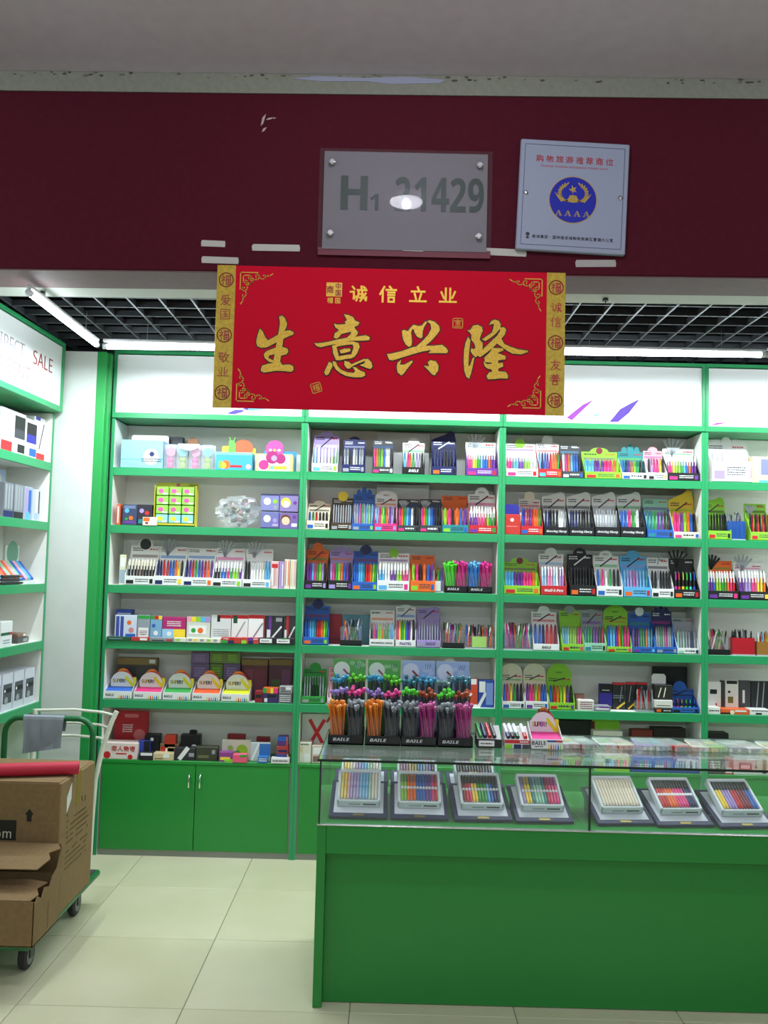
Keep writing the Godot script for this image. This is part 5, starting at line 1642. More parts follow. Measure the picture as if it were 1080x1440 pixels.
func counter_goods() -> void:
	# pencil stands: x from the picture, on the counter's glass
	var zf := -3.62
	var xs := [-0.146, 0.002, 0.147, 0.292]
	var fronts := [["o", "k"], ["o", "k"], ["k", "p"], ["k", "p"]]
	var mids := [["kv", "kh"], ["kv", "kh"], ["kg", "km"], ["kg", "km"]]
	var backs := [["kc", "kl"], ["kc", "kl"], ["kt", "kc"], ["kw", "kt"]]
	var words := ["leftmost", "second", "third", "fourth"]
	for k in 4:
		pencil_stand(Vector3(xs[k], TOP_Y, zf), 0.142, fronts[k], mids[k], backs[k], words[k], ["leftmost counter pencil stand, orange and grey in front, green card", "second counter pencil stand, orange and grey in front, green card", "third counter pencil stand, grey and magenta, blue card", "rightmost counter pencil stand, grey and magenta, blue card"][k], "#58a858" if k < 2 else "#9db8e4", 0.13, true)
	# two low marker boxes
	for k in 2:
		var o := thing("marker_box", ["black marker box with white oval beside pencil stands", "red and white marker box left of rainbow highlighter box"][k], "marker box", Vector3([0.43, 0.542][k], TOP_Y, -3.63))
		var w := 0.1
		box_part("body", Vector3(0, 0.017, -0.045), Vector3(w, 0.034, 0.09), mat(["#1b1b1e", "#d8d4d0"][k], 0.45), o, 0.001)
		flat_print(["R w .08 .2 .7 .85;T k .15 .35 .6 .65", "R r 0 .6 1 1;R l .03 0 .3 .5;R n .36 0 .66 .5;R d .7 0 1 .5;T w .6 .65 .95 .95"][k], w, 0.034, 0.0, o)
		var slope := st()
		prism(slope, PackedVector2Array([Vector2(0.006, 0.034), Vector2(0.09, 0.034), Vector2(0.09, 0.075)]), -w / 2 + 0.002, w / 2 - 0.002, Transform3D(Basis(Vector3.UP, PI / 2), Vector3.ZERO))
		part("sloped_top", slope, mat(["#b8bab8", "#e0d8d6"][k], 0.5), o)
		var cols := ["g", "n", "r", "d"] if k == 0 else ["n", "k", "#1d4a30", "r"]
		for i in 4:
			var m := thing("marker", "%s marker on the %s" % [["green", "navy", "red", "grey", "navy", "black", "dark green", "red"][k * 4 + i], ["black marker box beside the pencil stands", "red and white marker box"][k]], "marker", Vector3([0.43, 0.542][k] - 0.035 + i * 0.019 + (0.012 if k == 1 and i == 3 else 0.0), TOP_Y + 0.0425, -3.6365))
			m.rotation = Vector3(-PI / 2 + 0.46, 0, 0)
			m.rotation.z = 0.0
			m.rotation.x = -(PI / 2 - 0.46)
			m.rotation.y = 0.12
			var s := st()
			lathe(s, [Vector2(0.0, 0.0), Vector2(0.0078, 0.001), Vector2(0.0082, 0.028), Vector2(0.0, 0.0285)], 12)
			part("cap", s, mat(cols[i], 0.3), m)
			s = st()
			lathe(s, [Vector2(0.0, 0.0287), Vector2(0.0076, 0.0287), Vector2(0.0076, 0.085), Vector2(0.0, 0.086)], 12)
			part("barrel", s, mat(cols[i] if k == 0 else "#dfe6e8", 0.3), m)
	super_box(Vector3(0.66, TOP_Y, -3.62), 0.125, 0.155, "#e0328c", "large rainbow highlighter box on the glass counter", "", true)
	# row of clear packs lying along the back of the glass top
	var packs := ["w y|ao", "s w|rgnk", "w l|goa", "e a|oop", "v s|vww", "s c|wcs", "r n|rnkn", "e a|oaw", "l y|yyll", "s w|wsws", "w s|wssw", "w y|ywyk", "w s|yobug", "w p|pao"]
	var label_ := ["pale yellow pack beside the rainbow highlighter box", "pack of white markers with red, green, blue caps", "pale pack with lime stripe next to white markers", "cream pack with coral corner on the counter", "lavender pack on the glass counter top", "silver blue pack on the glass counter top", "pack of red and navy markers on the counter", "peach pack left of the lime pack", "bright lime pack on the glass counter top", "clear pack right of the lime pack", "pale silver pack before the green upright", "white pack with yellow patch on counter", "pack of rainbow-tipped pens on the counter", "pale pink pack at the counter's right"]
	for k in packs.size():
		var cc: PackedStringArray = packs[k].get_slice("|", 0).split(" ")
		var codes: String = packs[k].get_slice("|", 1)
		var x := 0.765 + k * 0.0745
		var o := thing("marker_pack", label_[k], "marker pack", Vector3(x, TOP_Y, -3.66), 0.0, "clear packs lying along the glass counter")
		o.rotation.y = rng.randf_range(-0.12, 0.3)
		var w := 0.07
		box_part("insert_card", Vector3(0, 0.0175, -0.07), Vector3(w, 0.003, 0.14), mat(cc[0], 0.5), o)
		var s := st()
		s.set_color(lin(cc[1]))
		bx(s, Vector3(0.005, 0.0193, -0.09), Vector3(w * 0.8, 0.0006, 0.05))
		s.set_color(lin("d"))
		bx(s, Vector3(-0.01, 0.0194, -0.05), Vector3(w * 0.5, 0.0006, 0.008))
		part("print", s, vc, o)
		var n := codes.length()
		for i in n:
			s = st()
			var px := -w / 2 + w * (i + 0.5) / n
			var rad := minf(w / n * 0.46, 0.0078)
			lathe(s, [Vector2(0, 0), Vector2(rad, 0.001), Vector2(rad, 0.034), Vector2(rad * 0.9, 0.035), Vector2(rad * 0.9, 0.13), Vector2(0, 0.131)], 10, Transform3D(Basis(Vector3.RIGHT, -PI / 2), Vector3(px, rad + 0.0005, -0.002)))
			part("marker", s, mat(codes.substr(i, 1), 0.35), o)
		s = st()
		bx(s, Vector3(0, 0.0245, -0.07), Vector3(w + 0.004, 0.0008, 0.146))
		bx(s, Vector3(0, 0.012, 0.0034), Vector3(w + 0.004, 0.024, 0.0008))
		part("clear_film", s, glassy("#f6f8f8", 0.2, 0.1), o)

func tray_displays() -> void:
	# seven pen trays on navy easels inside the glass case; x of the centre, pen colours, words
	var rows := [[-0.084, "yyavvvcccqee", "pastel", true], [0.149, "llooobbbuupr", "bright mixed", true], [0.392, "mrpyygggcbnn", "black-tipped patterned", true], [0.624, "vyytqqqtrppp", "rainbow spotted", false], [0.932, "eeeeeeeeeeee", "cream white", false], [1.158, "rrroooppppnnn", "red to navy", false], [1.392, "yyvvvrrmmmbb", "yellow to maroon", false]]
	var navy := mat("#151c4c", 0.55)
	var paper := mat("#d4dce2", 0.6)
	var white := mat("#dbe6e8", 0.4)
	var ordinal := ["leftmost", "second", "third", "fourth", "fifth", "sixth", "rightmost"]
	for k in rows.size():
		for b in (2 if rows[k][3] else 1):
			var x: float = rows[k][0] - (0.0 if k < 4 else 0.0)
			var zf := -3.448 - b * 0.205
			var y := 0.6492 + b * 0.0
			var turn := 0.0 if k < 2 else (0.04 if k < 4 else 0.1)
			var where := "%s %seasel, glass case" % [ordinal[k], "" if b == 0 else "back-row "]
			var e := thing("pen_easel", "navy board, %s" % where, "display easel", Vector3(x, y, zf), turn, "navy display easels in the glass case")
			var tilt := Basis(Vector3.RIGHT, deg_to_rad(20.0))
			var s := st()
			bx(s, tilt * Vector3(0, 0.006, -0.12), Vector3(0.222, 0.012, 0.24), 0.002, tilt)
			bx(s, Vector3(0, 0.038, -0.195), Vector3(0.2, 0.072, 0.012))
			part("board", s, navy, e)
			s = st()
			bx(s, tilt * Vector3(0, 0.0126, -0.122), Vector3(0.19, 0.0012, 0.2), 0.0, tilt)
			part("paper_sheet", s, paper, e)
			s = st()
			bx(s, tilt * Vector3(0, 0.0126, -0.011), Vector3(0.042, 0.0014, 0.012), 0.0, tilt)
			part("brass_plate", s, mat("#8a7c3c", 0.35, 0.7), e)
			# tray of pens leaning on the easel
			var tt := Basis(Vector3.UP, turn) * Basis(Vector3.RIGHT, deg_to_rad(31.0))
			var at := Vector3(x, y, zf) + Basis(Vector3.UP, turn) * (tilt * Vector3(0, 0.0145, -0.058))
			var t := thing("pen_tray", "white tray of %s pens on the %s" % [rows[k][2] if b == 0 else ["pale striped", "rose and yellow", "patterned"][k], where], "pen tray", at, 0.0, "white pen trays in the glass case")
			t.basis = tt
			var W := 0.166
			var Lt := 0.172
			var H := 0.03
			s = st()
			bx(s, Vector3(0, 0.003, -Lt / 2), Vector3(W, 0.006, Lt), 0.001)
			bx(s, Vector3(0, H / 2, -0.005), Vector3(W, H, 0.01), 0.003)
			bx(s, Vector3(0, H / 2, -Lt + 0.008), Vector3(W, H, 0.016), 0.003)
			for sg in [-1.0, 1.0]:
				bx(s, Vector3(sg * (W / 2 - 0.005), H / 2, -Lt / 2), Vector3(0.01, H, Lt), 0.003)
			bx(s, Vector3(0, 0.01, -Lt / 2), Vector3(W - 0.018, 0.018, Lt - 0.02))
			part("tray", s, white, t)
			s = st()
			s.set_color(lin("#2c302f"))
			bx(s, Vector3(W * 0.25, H * 0.45, 0.0005), Vector3(W * 0.3, 0.006, 0.0008))
			s.set_color(lin("#7c8a88"))
			bx(s, Vector3(-W * 0.1, H * 0.45, 0.0005), Vector3(W * 0.28, 0.0035, 0.0008))
			part("tray_print", s, vc, t)
			var codes: String = rows[k][1]
			if b == 1:
				codes = ["yyeevvccqqee", "aaayyyccqvvk", "gppnyyyrrccb"][k]
			var n := codes.length()
			for i in n:
				var c := codes.substr(i, 1)
				var px := -W / 2 + 0.012 + (W - 0.024) * (i + 0.5) / n
				var o := thing("tray_pen", "%s pen in the %s tray on the %s" % [HUE[c], rows[k][2] if b == 0 else ["pale striped", "rose and yellow", "patterned"][k], where], "pen", Vector3.ZERO, 0.0, "%s pens in the tray on the %s" % [HUE[c], where])
				o.transform = Transform3D(tt * Basis(Vector3.RIGHT, -PI / 2) , at + tt * Vector3(px, 0.0252, -0.014))
				var rad := 0.0055
				if tray_mesh.is_empty():
					make_tray_meshes()
				var cap_c := "k" if k in [2, 5] or (k == 6) else ("#" + hue(c).lerp(hue("n"), 0.35).to_html(false) if k in [1, 3] else c)
				part_mesh("barrel", tray_mesh["barrel"], mat(c if k != 0 else "#" + hue(c).lerp(hue("w"), 0.35).to_html(false), 0.3), o)
				part_mesh("cap", tray_mesh["cap"], mat(cap_c if k != 0 else "#" + hue(c).lerp(hue("w"), 0.25).to_html(false), 0.3), o)
				part_mesh("grip", tray_mesh["grip"], mat("#e8eaea" if k in [1, 2, 3, 5] else c, 0.3), o)

var tray_mesh := {}
func make_tray_meshes() -> void:
	var r := 0.0055
	var s := st()
	lathe(s, [Vector2(r * 0.4, 0.0), Vector2(r, 0.012), Vector2(r, 0.058)], 8)
	lathe(s, [Vector2(r, 0.070), Vector2(r, 0.095)], 8)
	tray_mesh["barrel"] = s.commit()
	s = st()
	lathe(s, [Vector2(r * 1.08, 0.095), Vector2(r * 1.08, 0.132), Vector2(r * 0.7, 0.14), Vector2(0, 0.141)], 8)
	bx(s, Vector3(0, 0.112, r * 1.4), Vector3(r * 0.6, 0.036, r * 0.5))
	tray_mesh["cap"] = s.commit()
	s = st()
	lathe(s, [Vector2(r * 1.04, 0.058), Vector2(r * 1.1, 0.064), Vector2(r * 1.04, 0.07)], 8)
	tray_mesh["grip"] = s.commit()

func left_goods() -> void:
	# goods on the side unit, laid out along its own front
	var turn := PI / 2.0 - 0.04494
	var bas := Basis(Vector3.UP, turn)
	var org := Vector3(-1.84, 0, -4.85)
	# row, along (0 = far end), width, height, depth, set back, colour, name, category, print, group, label
	var rows := [
		[0, -0.083, 0.135, 0.235, 0.1, 0.02, "#dcdcd8", "pen_carton", "carton", "R r 0 0 1 .18;R w .1 .3 .9 .9;P d .5 .3 .85 .85 .09;D e .3 .6 .1;R #3a3aa0 .1 .92 .5 1", "", "white and red pen carton at the far end of the top side shelf"],
		[0, -0.222, 0.13, 0.2, 0.1, 0.0, "#e2e2e2", "ink_box", "box", "R k .06 .55 .94 .9;R #2c2c9c .06 .38 .94 .6;R w .0 .0 .3 .28;R b .35 .05 .95 .25", "ink boxes on the side shelf", "white box with violet band on the top side shelf"],
		[0, -0.358, 0.13, 0.21, 0.1, 0.0, "#e2e2e2", "ink_box", "box", "R k .06 .6 .94 .92;R d .06 .38 .94 .6;R w .0 .0 .3 .28;R k .35 .05 .95 .25", "ink boxes on the side shelf", "white box with black band on the top side shelf"],
		[0, -0.495, 0.13, 0.21, 0.1, 0.0, "#d2d2d2", "ink_box", "box", "R r .06 .0 .94 .25;R w .1 .4 .9 .9", "ink boxes on the side shelf", "white box with red foot on the top side shelf"],
		[0, -0.137, 0.24, 0.27, 0.03, 0.15, "#c4b9b4", "pen_carton", "carton", "R r .1 .75 .7 .88;P s .2 .5 .8 .95 .12", "", "tall pale carton leaning at the back of the top side shelf"],
		[1, -0.09, 0.11, 0.17, 0.08, 0.02, "#b4bac4", "pen_pack", "pack", "R w .5 .25 .75 1;R k .8 .25 .9 .95;D #9ab0dc .6 .15 .2", "pen packs on the side shelf", "grey pen pack with white stripe on the second side shelf"],
		[1, -0.2, 0.1, 0.175, 0.08, 0.01, "#9aa2b0", "pen_pack", "pack", "R v .1 .2 .4 .95;R b .5 .2 .8 .9;D c .5 .12 .25", "pen packs on the side shelf", "lavender and blue pen pack on the second side shelf"],
		[1, -0.31, 0.1, 0.175, 0.08, 0.01, "#7c8088", "pen_pack", "pack", "R s .1 .25 .3 .95;R s .4 .25 .6 .95;R s .7 .25 .9 .95;R k 0 0 1 .2", "pen packs on the side shelf", "grey striped pen pack on the second side shelf"],
		[1, -0.42, 0.1, 0.175, 0.08, 0.01, "#6c7078", "pen_pack", "pack", "R s .1 .25 .3 .95;R s .4 .25 .6 .95;R s .7 .25 .9 .95;R n 0 0 1 .2", "pen packs on the side shelf", "dark grey pen pack nearest on the second side shelf"],
		[1, -0.27, 0.14, 0.26, 0.02, 0.14, "#a6bcd8", "cloud_card", "card", "D w .5 .8 .2;D #88a8d0 .3 .75 .15", "", "pale blue card rising behind the second side shelf packs"],
		[2, -0.16, 0.16, 0.2, 0.01, 0.1, "#b4c4b8", "header_card", "card", "D #5f8f78 .5 .8 .4;R r .1 .45 .4 .52;P k .4 .48 .95 .48 .03", "", "pale green card with dark oval on the third side shelf"],
		[3, -0.16, 0.13, 0.028, 0.1, 0.02, "#4c4a48", "foil_pack", "pack", "R s .5 .2 .9 .8", "", "dark shiny flat pack on the fourth side shelf"],
		[3, -0.15, 0.1, 0.02, 0.08, 0.03, "#8a6a5a", "foil_pack", "pack", "R w .6 .2 .9 .8", "", "brown foil pack stacked on the dark one"],
		[3, -0.39, 0.12, 0.125, 0.1, 0.0, "#e0e2e2", "white_carton", "carton", "R #1e5a3c .0 .45 .8 .56;R r .8 .45 1 .56;T s .2 .1 .8 .3", "", "white carton with green red line on the fourth side shelf"],
		[4, -0.09, 0.115, 0.185, 0.1, 0.005, "#ccd0da", "paper_pack", "paper pack", "R #4c5058 .1 .2 .9 .72;R k .1 .48 .9 .6;D w .25 .54 .07;D s .4 .28 .16", "wrapped paper packs on the side shelf", "white wrapped pack with dark label nearest the corner"],
		[4, -0.215, 0.115, 0.185, 0.1, 0.005, "#ccd0da", "paper_pack", "paper pack", "R #4c5058 .1 .2 .9 .72;R k .1 .48 .9 .6;D w .25 .54 .07;D s .4 .28 .16", "wrapped paper packs on the side shelf", "second wrapped pack with dark label from the corner"],
		[4, -0.34, 0.115, 0.185, 0.1, 0.005, "#ccd0da", "paper_pack", "paper pack", "R #4c5058 .1 .2 .9 .72;R k .1 .48 .9 .6;D w .25 .54 .07;D s .4 .28 .16", "wrapped paper packs on the side shelf", "third wrapped pack with dark label from the corner"],
		[4, -0.465, 0.115, 0.185, 0.1, 0.005, "#ccd0da", "paper_pack", "paper pack", "R #4c5058 .1 .2 .9 .72;R k .1 .48 .9 .6;D w .25 .54 .07", "wrapped paper packs on the side shelf", "fourth wrapped pack with dark label from the corner"],
	]
	for r in rows:
		var lift := 0.0285 if r[7] == "foil_pack" and r[6] == "#8a6a5a" else 0.0
		var o := thing(r[7], r[11], r[8], org + bas * Vector3(r[1], 0, -0.02 - r[5]) + Vector3(0, ROW_Y[r[0]] + 0.0006 + lift, 0), turn, r[10])
		box_part("body", Vector3(0, r[3] / 2, -r[4] / 2), Vector3(r[2], r[3], r[4]), mat(r[6], 0.35), o, 0.002)
		flat_print(r[9], r[2], r[3], 0.0, o)
	# fan of coloured felt pens lying on the third side shelf
	var fan := ["c", "b", "a", "q", "o", "r"]
	for k in 6:
		var o := thing("felt_pen_pack", "%s felt pen pack in the slanted row, third side shelf" % ["light blue", "blue", "pale pink", "mint", "orange", "red"][k], "pen pack", org + bas * Vector3(-0.1 - k * 0.068, 0, -0.03) + Vector3(0, ROW_Y[2] + 0.0006, 0), turn, "slanted felt pen packs")
		box_part("tray", Vector3(0, 0.008, -0.06), Vector3(0.064, 0.016, 0.12), mat("#c8d4d0", 0.4), o, 0.002)
		for i in 4:
			var s := st()
			var rad := 0.0065
			lathe(s, [Vector2(0.002, 0), Vector2(rad, 0.01), Vector2(rad, 0.06), Vector2(rad * 0.9, 0.062), Vector2(rad * 0.9, 0.125), Vector2(0, 0.127)], 8, Transform3D(Basis(Vector3.RIGHT, -0.7), Vector3(-0.024 + i * 0.016, 0.02 + (i % 2) * 0.001, -0.01)))
			part("felt_pen", s, mat(fan[(k + i / 2) % 6], 0.35), o)
	# hanging dark packs in front of them
	for k in 3:
		var o := thing("slim_pen", "dark slim pen lying before the felt pens, %s" % ["uppermost", "middle", "lowest"][k], "pen", org + bas * Vector3(-0.36, 0, -0.012) + Vector3(0, ROW_Y[2] + 0.0086 + (2 - k) * 0.0165, 0), turn, "dark slim pens on the third side shelf")
		var s := st()
		cyl(s, Vector3(-0.13, 0, 0), Vector3(0.05, 0, 0), 0.008, 0.008, 10)
		part("barrel", s, mat("#1a1a1e", 0.35), o)
		s = st()
		cyl(s, Vector3(0.05, 0, 0), Vector3(0.1, 0, 0), 0.008, 0.004, 10)
		part("cap", s, mat(["r", "b", "k"][k], 0.35), o)

const PEN_BOXES := [
	"2|-1.376|0.168|0.051|0.149|0.220|0.262|disc:k|w|w|kkkzzkkkk|cream|-|white pen box with round black header picture, third shelf, left bay",
	"2|-1.215|0.165|0.055|0.148|0.219|0.258|fan:s|w|w|nnrrbboyk|plain|-|white pen box with printed grey pen fan, third shelf, left bay",
	"2|-1.052|0.170|0.051|0.152|0.215|0.215|flat|w|w|nurgburou|plain|-|plain white box of mixed dark pens, third shelf, left bay",
	"2|-0.888|0.170|0.048|0.146|0.219|0.256|fan:w|w|w|kkbbpgllu|white|-|white box of white-capped markers with fan header, third shelf, left bay",
	"2|-0.723|0.159|0.047|0.155|0.218|0.253|fan:w|w|w|kkwwwwecc|plain|-|white box of pale pens, pink-edged header, third shelf, left bay",
	"0|-0.360|0.148|0.050|0.147|0.223|0.247|dome:w|v|w|cwewalg|pale|-|white box of pale pastel pens, rounded header, top shelf, middle bay",
	"0|-0.199|0.132|0.048|0.151|0.199|0.219|disc:n|n|n|sskwsss|plain|-|navy box of silver pens with dark disc, top shelf, middle bay",
	"0|-0.033|0.121|0.040|0.155|0.203|0.203|flat|d|d|poglbwwk|plain|-|dark grey box of mixed bright pens, top shelf, middle bay",
	"0|0.140|0.129|0.041|0.132|0.191|0.224|dome:w|w|k|cpogvsk|plain|BAILE|black-lipped white box with pen drawing header, top shelf, middle bay",
	"0|0.313|0.142|0.050|0.152|0.212|0.266|slant|n|n|nnnkkkn|plain|-|indigo box of navy pens with torn header, top shelf, middle bay",
	"0|0.525|0.177|0.045|0.168|0.206|0.244|fan:w|w|u|ppylgcbbouu|white|-|violet-lipped box of rainbow pens with fan, top shelf, middle bay",
	"1|-0.390|0.130|0.051|0.106|0.152|0.171|dome:w|e|e|bgrkkk|plain|-|short cream box of small pens, second shelf, middle bay",
	"1|-0.257|0.124|0.043|0.152|0.187|0.227|disc:y|z|z|ssssssss|thin|-|dark brown box topped by yellow disc, second shelf, middle bay",
	"1|-0.136|0.124|0.041|0.160|0.212|0.257|cloud:n|b|b|sspgsclc|clear|-|blue box of clear pens with cloud header, second shelf, middle bay",
	"1|-0.009|0.130|0.044|0.148|0.199|0.236|arch|w|p|cplgouvk|plain|-|hot pink lipped box with arched white header, second shelf, middle bay",
	"1|0.118|0.124|0.037|0.145|0.191|0.191|flat:fan|d|d|pogcbwkk|plain|-|black flat-header box with one white pen, second shelf, middle bay",
	"1|0.243|0.126|0.040|0.148|0.194|0.194|flat:fan|d|d|pogcbnkk|plain|-|black flat-header box with navy pens, second shelf, middle bay",
	"1|0.381|0.149|0.046|0.146|0.216|0.216|flat|o|t|lpkobu|thick|-|orange card box of six thick pens, second shelf, middle bay",
	"1|0.535|0.159|0.047|0.159|0.228|0.269|dome:w|w|r|uuupprlgg|white|-|red-lipped box of purple and green pens, second shelf, middle bay",
	"2|-0.392|0.127|0.050|0.156|0.223|0.264|dome:o|o|k|uucpglvk|plain|-|black-lipped box with tan rounded header, third shelf, middle bay",
	"2|-0.256|0.138|0.054|0.160|0.221|0.254|cloud:v|v|k|vpglobuk|plain|-|black-lipped box with lavender cloud header, third shelf, middle bay",
	"2|-0.118|0.144|0.049|0.158|0.219|0.257|disc:n|b|b|bbcctrrolg|plain|-|bright blue box with navy disc, third shelf, middle bay",
	"2|0.041|0.182|0.059|0.162|0.215|0.250|apple:l|w|w|ccwwuullpp|white|-|white box with lime apple emblem, third shelf, middle bay",
	"2|0.205|0.141|0.063|0.160|0.205|0.221|flat|o|o|lpkobu|thick|-|orange box of six thick pens, third shelf, middle bay",
	"3|-0.383|0.143|0.043|0.142|0.211|0.249|disc:n|b|b|bbcctrrolg|plain|-|bright blue box with navy disc, fourth shelf, middle bay",
	"3|-0.015|0.140|0.041|0.135|0.195|0.195|flat|w|w|kpulloggcc|thin|MECHANICAL PENCIL|white box of thin mechanical pencils, fourth shelf, middle bay",
	"3|0.117|0.115|0.039|0.154|0.218|0.231|dome:w|w|w|pyglbuwk|plain|PASTEL|white box of vivid pens lettered in colour, fourth shelf, middle bay",
	"3|0.245|0.135|0.042|0.147|0.210|0.221|slant:u|v|v|ssssssss|thin|-|purple patterned box of silver pens, fourth shelf, middle bay",
	"4|-0.388|0.134|0.041|0.152|0.180|0.215|disc:g|g|g|ssskkkss|thin|-|dark green box of steel-coloured pens, fifth shelf, middle bay",
	"4|-0.248|0.124|0.034|0.134|0.189|0.225|dome:e|a|w|apapaw|plain|-|pale pink box with round cream header, fifth shelf, middle bay",
	"4|0.372|0.148|0.049|0.166|0.210|0.262|dome:w|w|r|rggkgk|plain|-|red and white box with domed header, fifth shelf, middle bay",
	"0|0.750|0.181|0.047|0.156|0.203|0.239|apple:l|w|w|ppccuullww|white|-|white box with lime apple emblem, top shelf, right bay",
	"0|0.907|0.133|0.050|0.152|0.209|0.254|disc:w|w|r|cnburoog|plain|-|red-lipped box with large white disc, top shelf, right bay",
	"0|1.035|0.122|0.040|0.150|0.201|0.201|flat|d|d|wpocbbk|plain|-|dark grey box of mixed pens, top shelf, right bay",
	"0|1.205|0.208|0.041|0.117|0.165|0.190|disc:m|l|l|cccuuupppol|thick|-|wide lime box of fat bright pens, top shelf, right bay",
	"0|1.383|0.146|0.040|0.119|0.169|0.215|cloud:w|t|w|bnuolgkk|plain|-|pale blue box with white bow header, top shelf, right bay",
	"0|1.511|0.111|0.043|0.133|0.178|0.203|disc:a|a|w|kvppyk|plain|-|small pink box with round header, top shelf, right bay",
	"0|1.657|0.181|0.046|0.154|0.193|0.244|fan:w|w|k|ppyllgcbouu|white|-|black-lipped box of rainbow pens with fan, top shelf, right bay",
	"1|0.809|0.127|0.050|0.159|0.207|0.252|disc:e|w|r|bururoog|plain|-|red-lipped box with cream disc, second shelf, right bay",
	"1|0.947|0.138|0.048|0.151|0.221|0.255|slant:k|w|k|nnkkkwws|plain|drawing Sharp|drawing pencil box of navy, black, white pens, second shelf, right bay",
	"1|1.089|0.141|0.051|0.154|0.225|0.259|slant:k|w|k|nnnkkkkk|plain|drawing Sharp|drawing pencil box of dark navy pens, second shelf, right bay",
	"1|1.233|0.141|0.055|0.158|0.229|0.262|slant:k|w|k|ssssssss|thin|drawing Sharp|drawing pencil box of grey pens, second shelf, right bay",
	"1|1.376|0.141|0.058|0.161|0.232|0.266|slant:k|w|k|bbpgwk|thick|drawing Sharp|drawing pencil box of thick bright pens, second shelf, right bay",
	"1|1.528|0.147|0.047|0.159|0.225|0.225|flat|q|b|ttguuzz|plain|-|blue-lipped box with flat mint header, second shelf, right bay",
	"1|1.675|0.147|0.038|0.152|0.220|0.285|slant:k|y|e|ppulobk|thick|-|yellow box with black cut-out figure, second shelf, right bay",
	"2|0.759|0.202|0.049|0.131|0.181|0.206|disc:m|l|l|cccuuupppol|thick|-|wide lime box of fat bright pens, third shelf, right bay",
	"2|0.936|0.145|0.053|0.163|0.231|0.267|dome:w|w|r|ccppcwuu|pale|Wall-S-Pen|red-bordered white box with rainbow lettering, third shelf, right bay",
	"2|1.100|0.148|0.059|0.162|0.233|0.271|dome:k|k|k|kkkkkkkk|plain|-|black box with domed header, third shelf, right bay",
	"2|1.248|0.148|0.058|0.158|0.227|0.259|dome:w|w|w|bpwgkk|plain|-|white domed box with slanting black pen, third shelf, right bay",
	"2|1.402|0.155|0.056|0.158|0.229|0.263|dome:c|c|c|cvvpvcct|clear|-|pale blue box with translucent pens, third shelf, right bay",
	"2|1.543|0.126|0.051|0.156|0.223|0.263|flat:pen|w|w|kkskkkk|plain|-|white box with upright pen header, third shelf, right bay",
	"2|1.677|0.142|0.051|0.154|0.221|0.266|fan:k|k|k|kkkkkk|tip|-|black box with colour-tipped pens, third shelf, right bay",
	"3|0.899|0.145|0.037|0.148|0.207|0.243|dome:w|w|w|bbnrrm|plain|BAILE|blue-sided white box of metallic pens, fourth shelf, right bay",
	"3|1.047|0.123|0.040|0.141|0.216|0.250|disc:s|l|l|ccqlllpp|clear|-|lime box with two printed discs, fourth shelf, right bay",
	"3|1.170|0.124|0.049|0.142|0.214|0.231|dome:d|s|q|tgguuzr|clear|-|green-lipped box with grey photo header, fourth shelf, right bay",
	"3|1.305|0.142|0.032|0.153|0.203|0.256|arch|l|l|bccuogpp|plain|-|lime box with tall arched header, fourth shelf, right bay",
	"3|1.441|0.129|0.034|0.140|0.215|0.248|disc:w|b|b|ukuggoct|clear|-|bright blue box with white crescent, fourth shelf, right bay",
	"3|1.565|0.118|0.037|0.151|0.229|0.260|cloud:c|n|b|ssgspssb|clear|-|navy box with pale cloud header, fourth shelf, right bay",
	"3|1.686|0.124|0.034|0.135|0.193|0.193|flat|s|w|qsqssns|clear|-|maroon-printed white box of clear pens, fourth shelf, right bay",
	"4|0.721|0.127|0.041|0.137|0.182|0.237|arch:w|e|w|bpygnk|plain|-|white box of flat pens, cream arched header, fifth shelf, right bay",
	"4|0.851|0.129|0.044|0.140|0.185|0.240|arch:w|e|w|upplobb|plain|-|white box of vivid pens, cream arched header, fifth shelf, right bay",
	"4|0.990|0.144|0.040|0.135|0.172|0.244|arch|l|l|brolyuk|plain|-|lime box with tall arched header, fifth shelf, right bay",
	"4|1.671|0.153|0.032|0.076|0.118|0.162|dome:b|b|b|kkkkkk|tip|-|deep blue box of short black pens, fifth shelf, right bay",
	"0|1.932|0.234|0.118|0.184|0.230|0.270|cloud:w|w|w|vvvwwaaa|pale|-|white leaf-printed box of lavender pens, top shelf, far right bay",
	"1|1.859|0.132|0.049|0.150|0.212|0.246|slant:d|l|l|kkkkkkk|plain|-|lime box of black pens, second shelf, far right bay",
	"1|2.095|0.127|0.048|0.156|0.212|0.225|flat:fan|l|l|krkrkrkr|plain|-|lime box of red and black pens, second shelf, far right bay",
	"2|1.880|0.173|0.048|0.162|0.215|0.242|fan:k|o|k|uubllggopr|white|-|rainbow-header box with black fan, third shelf, far right bay",
	"2|2.054|0.168|0.048|0.167|0.206|0.246|fan:w|w|k|uuvvppyyo|white|-|white-fan box of violet-to-yellow pens, third shelf, far right bay",
]

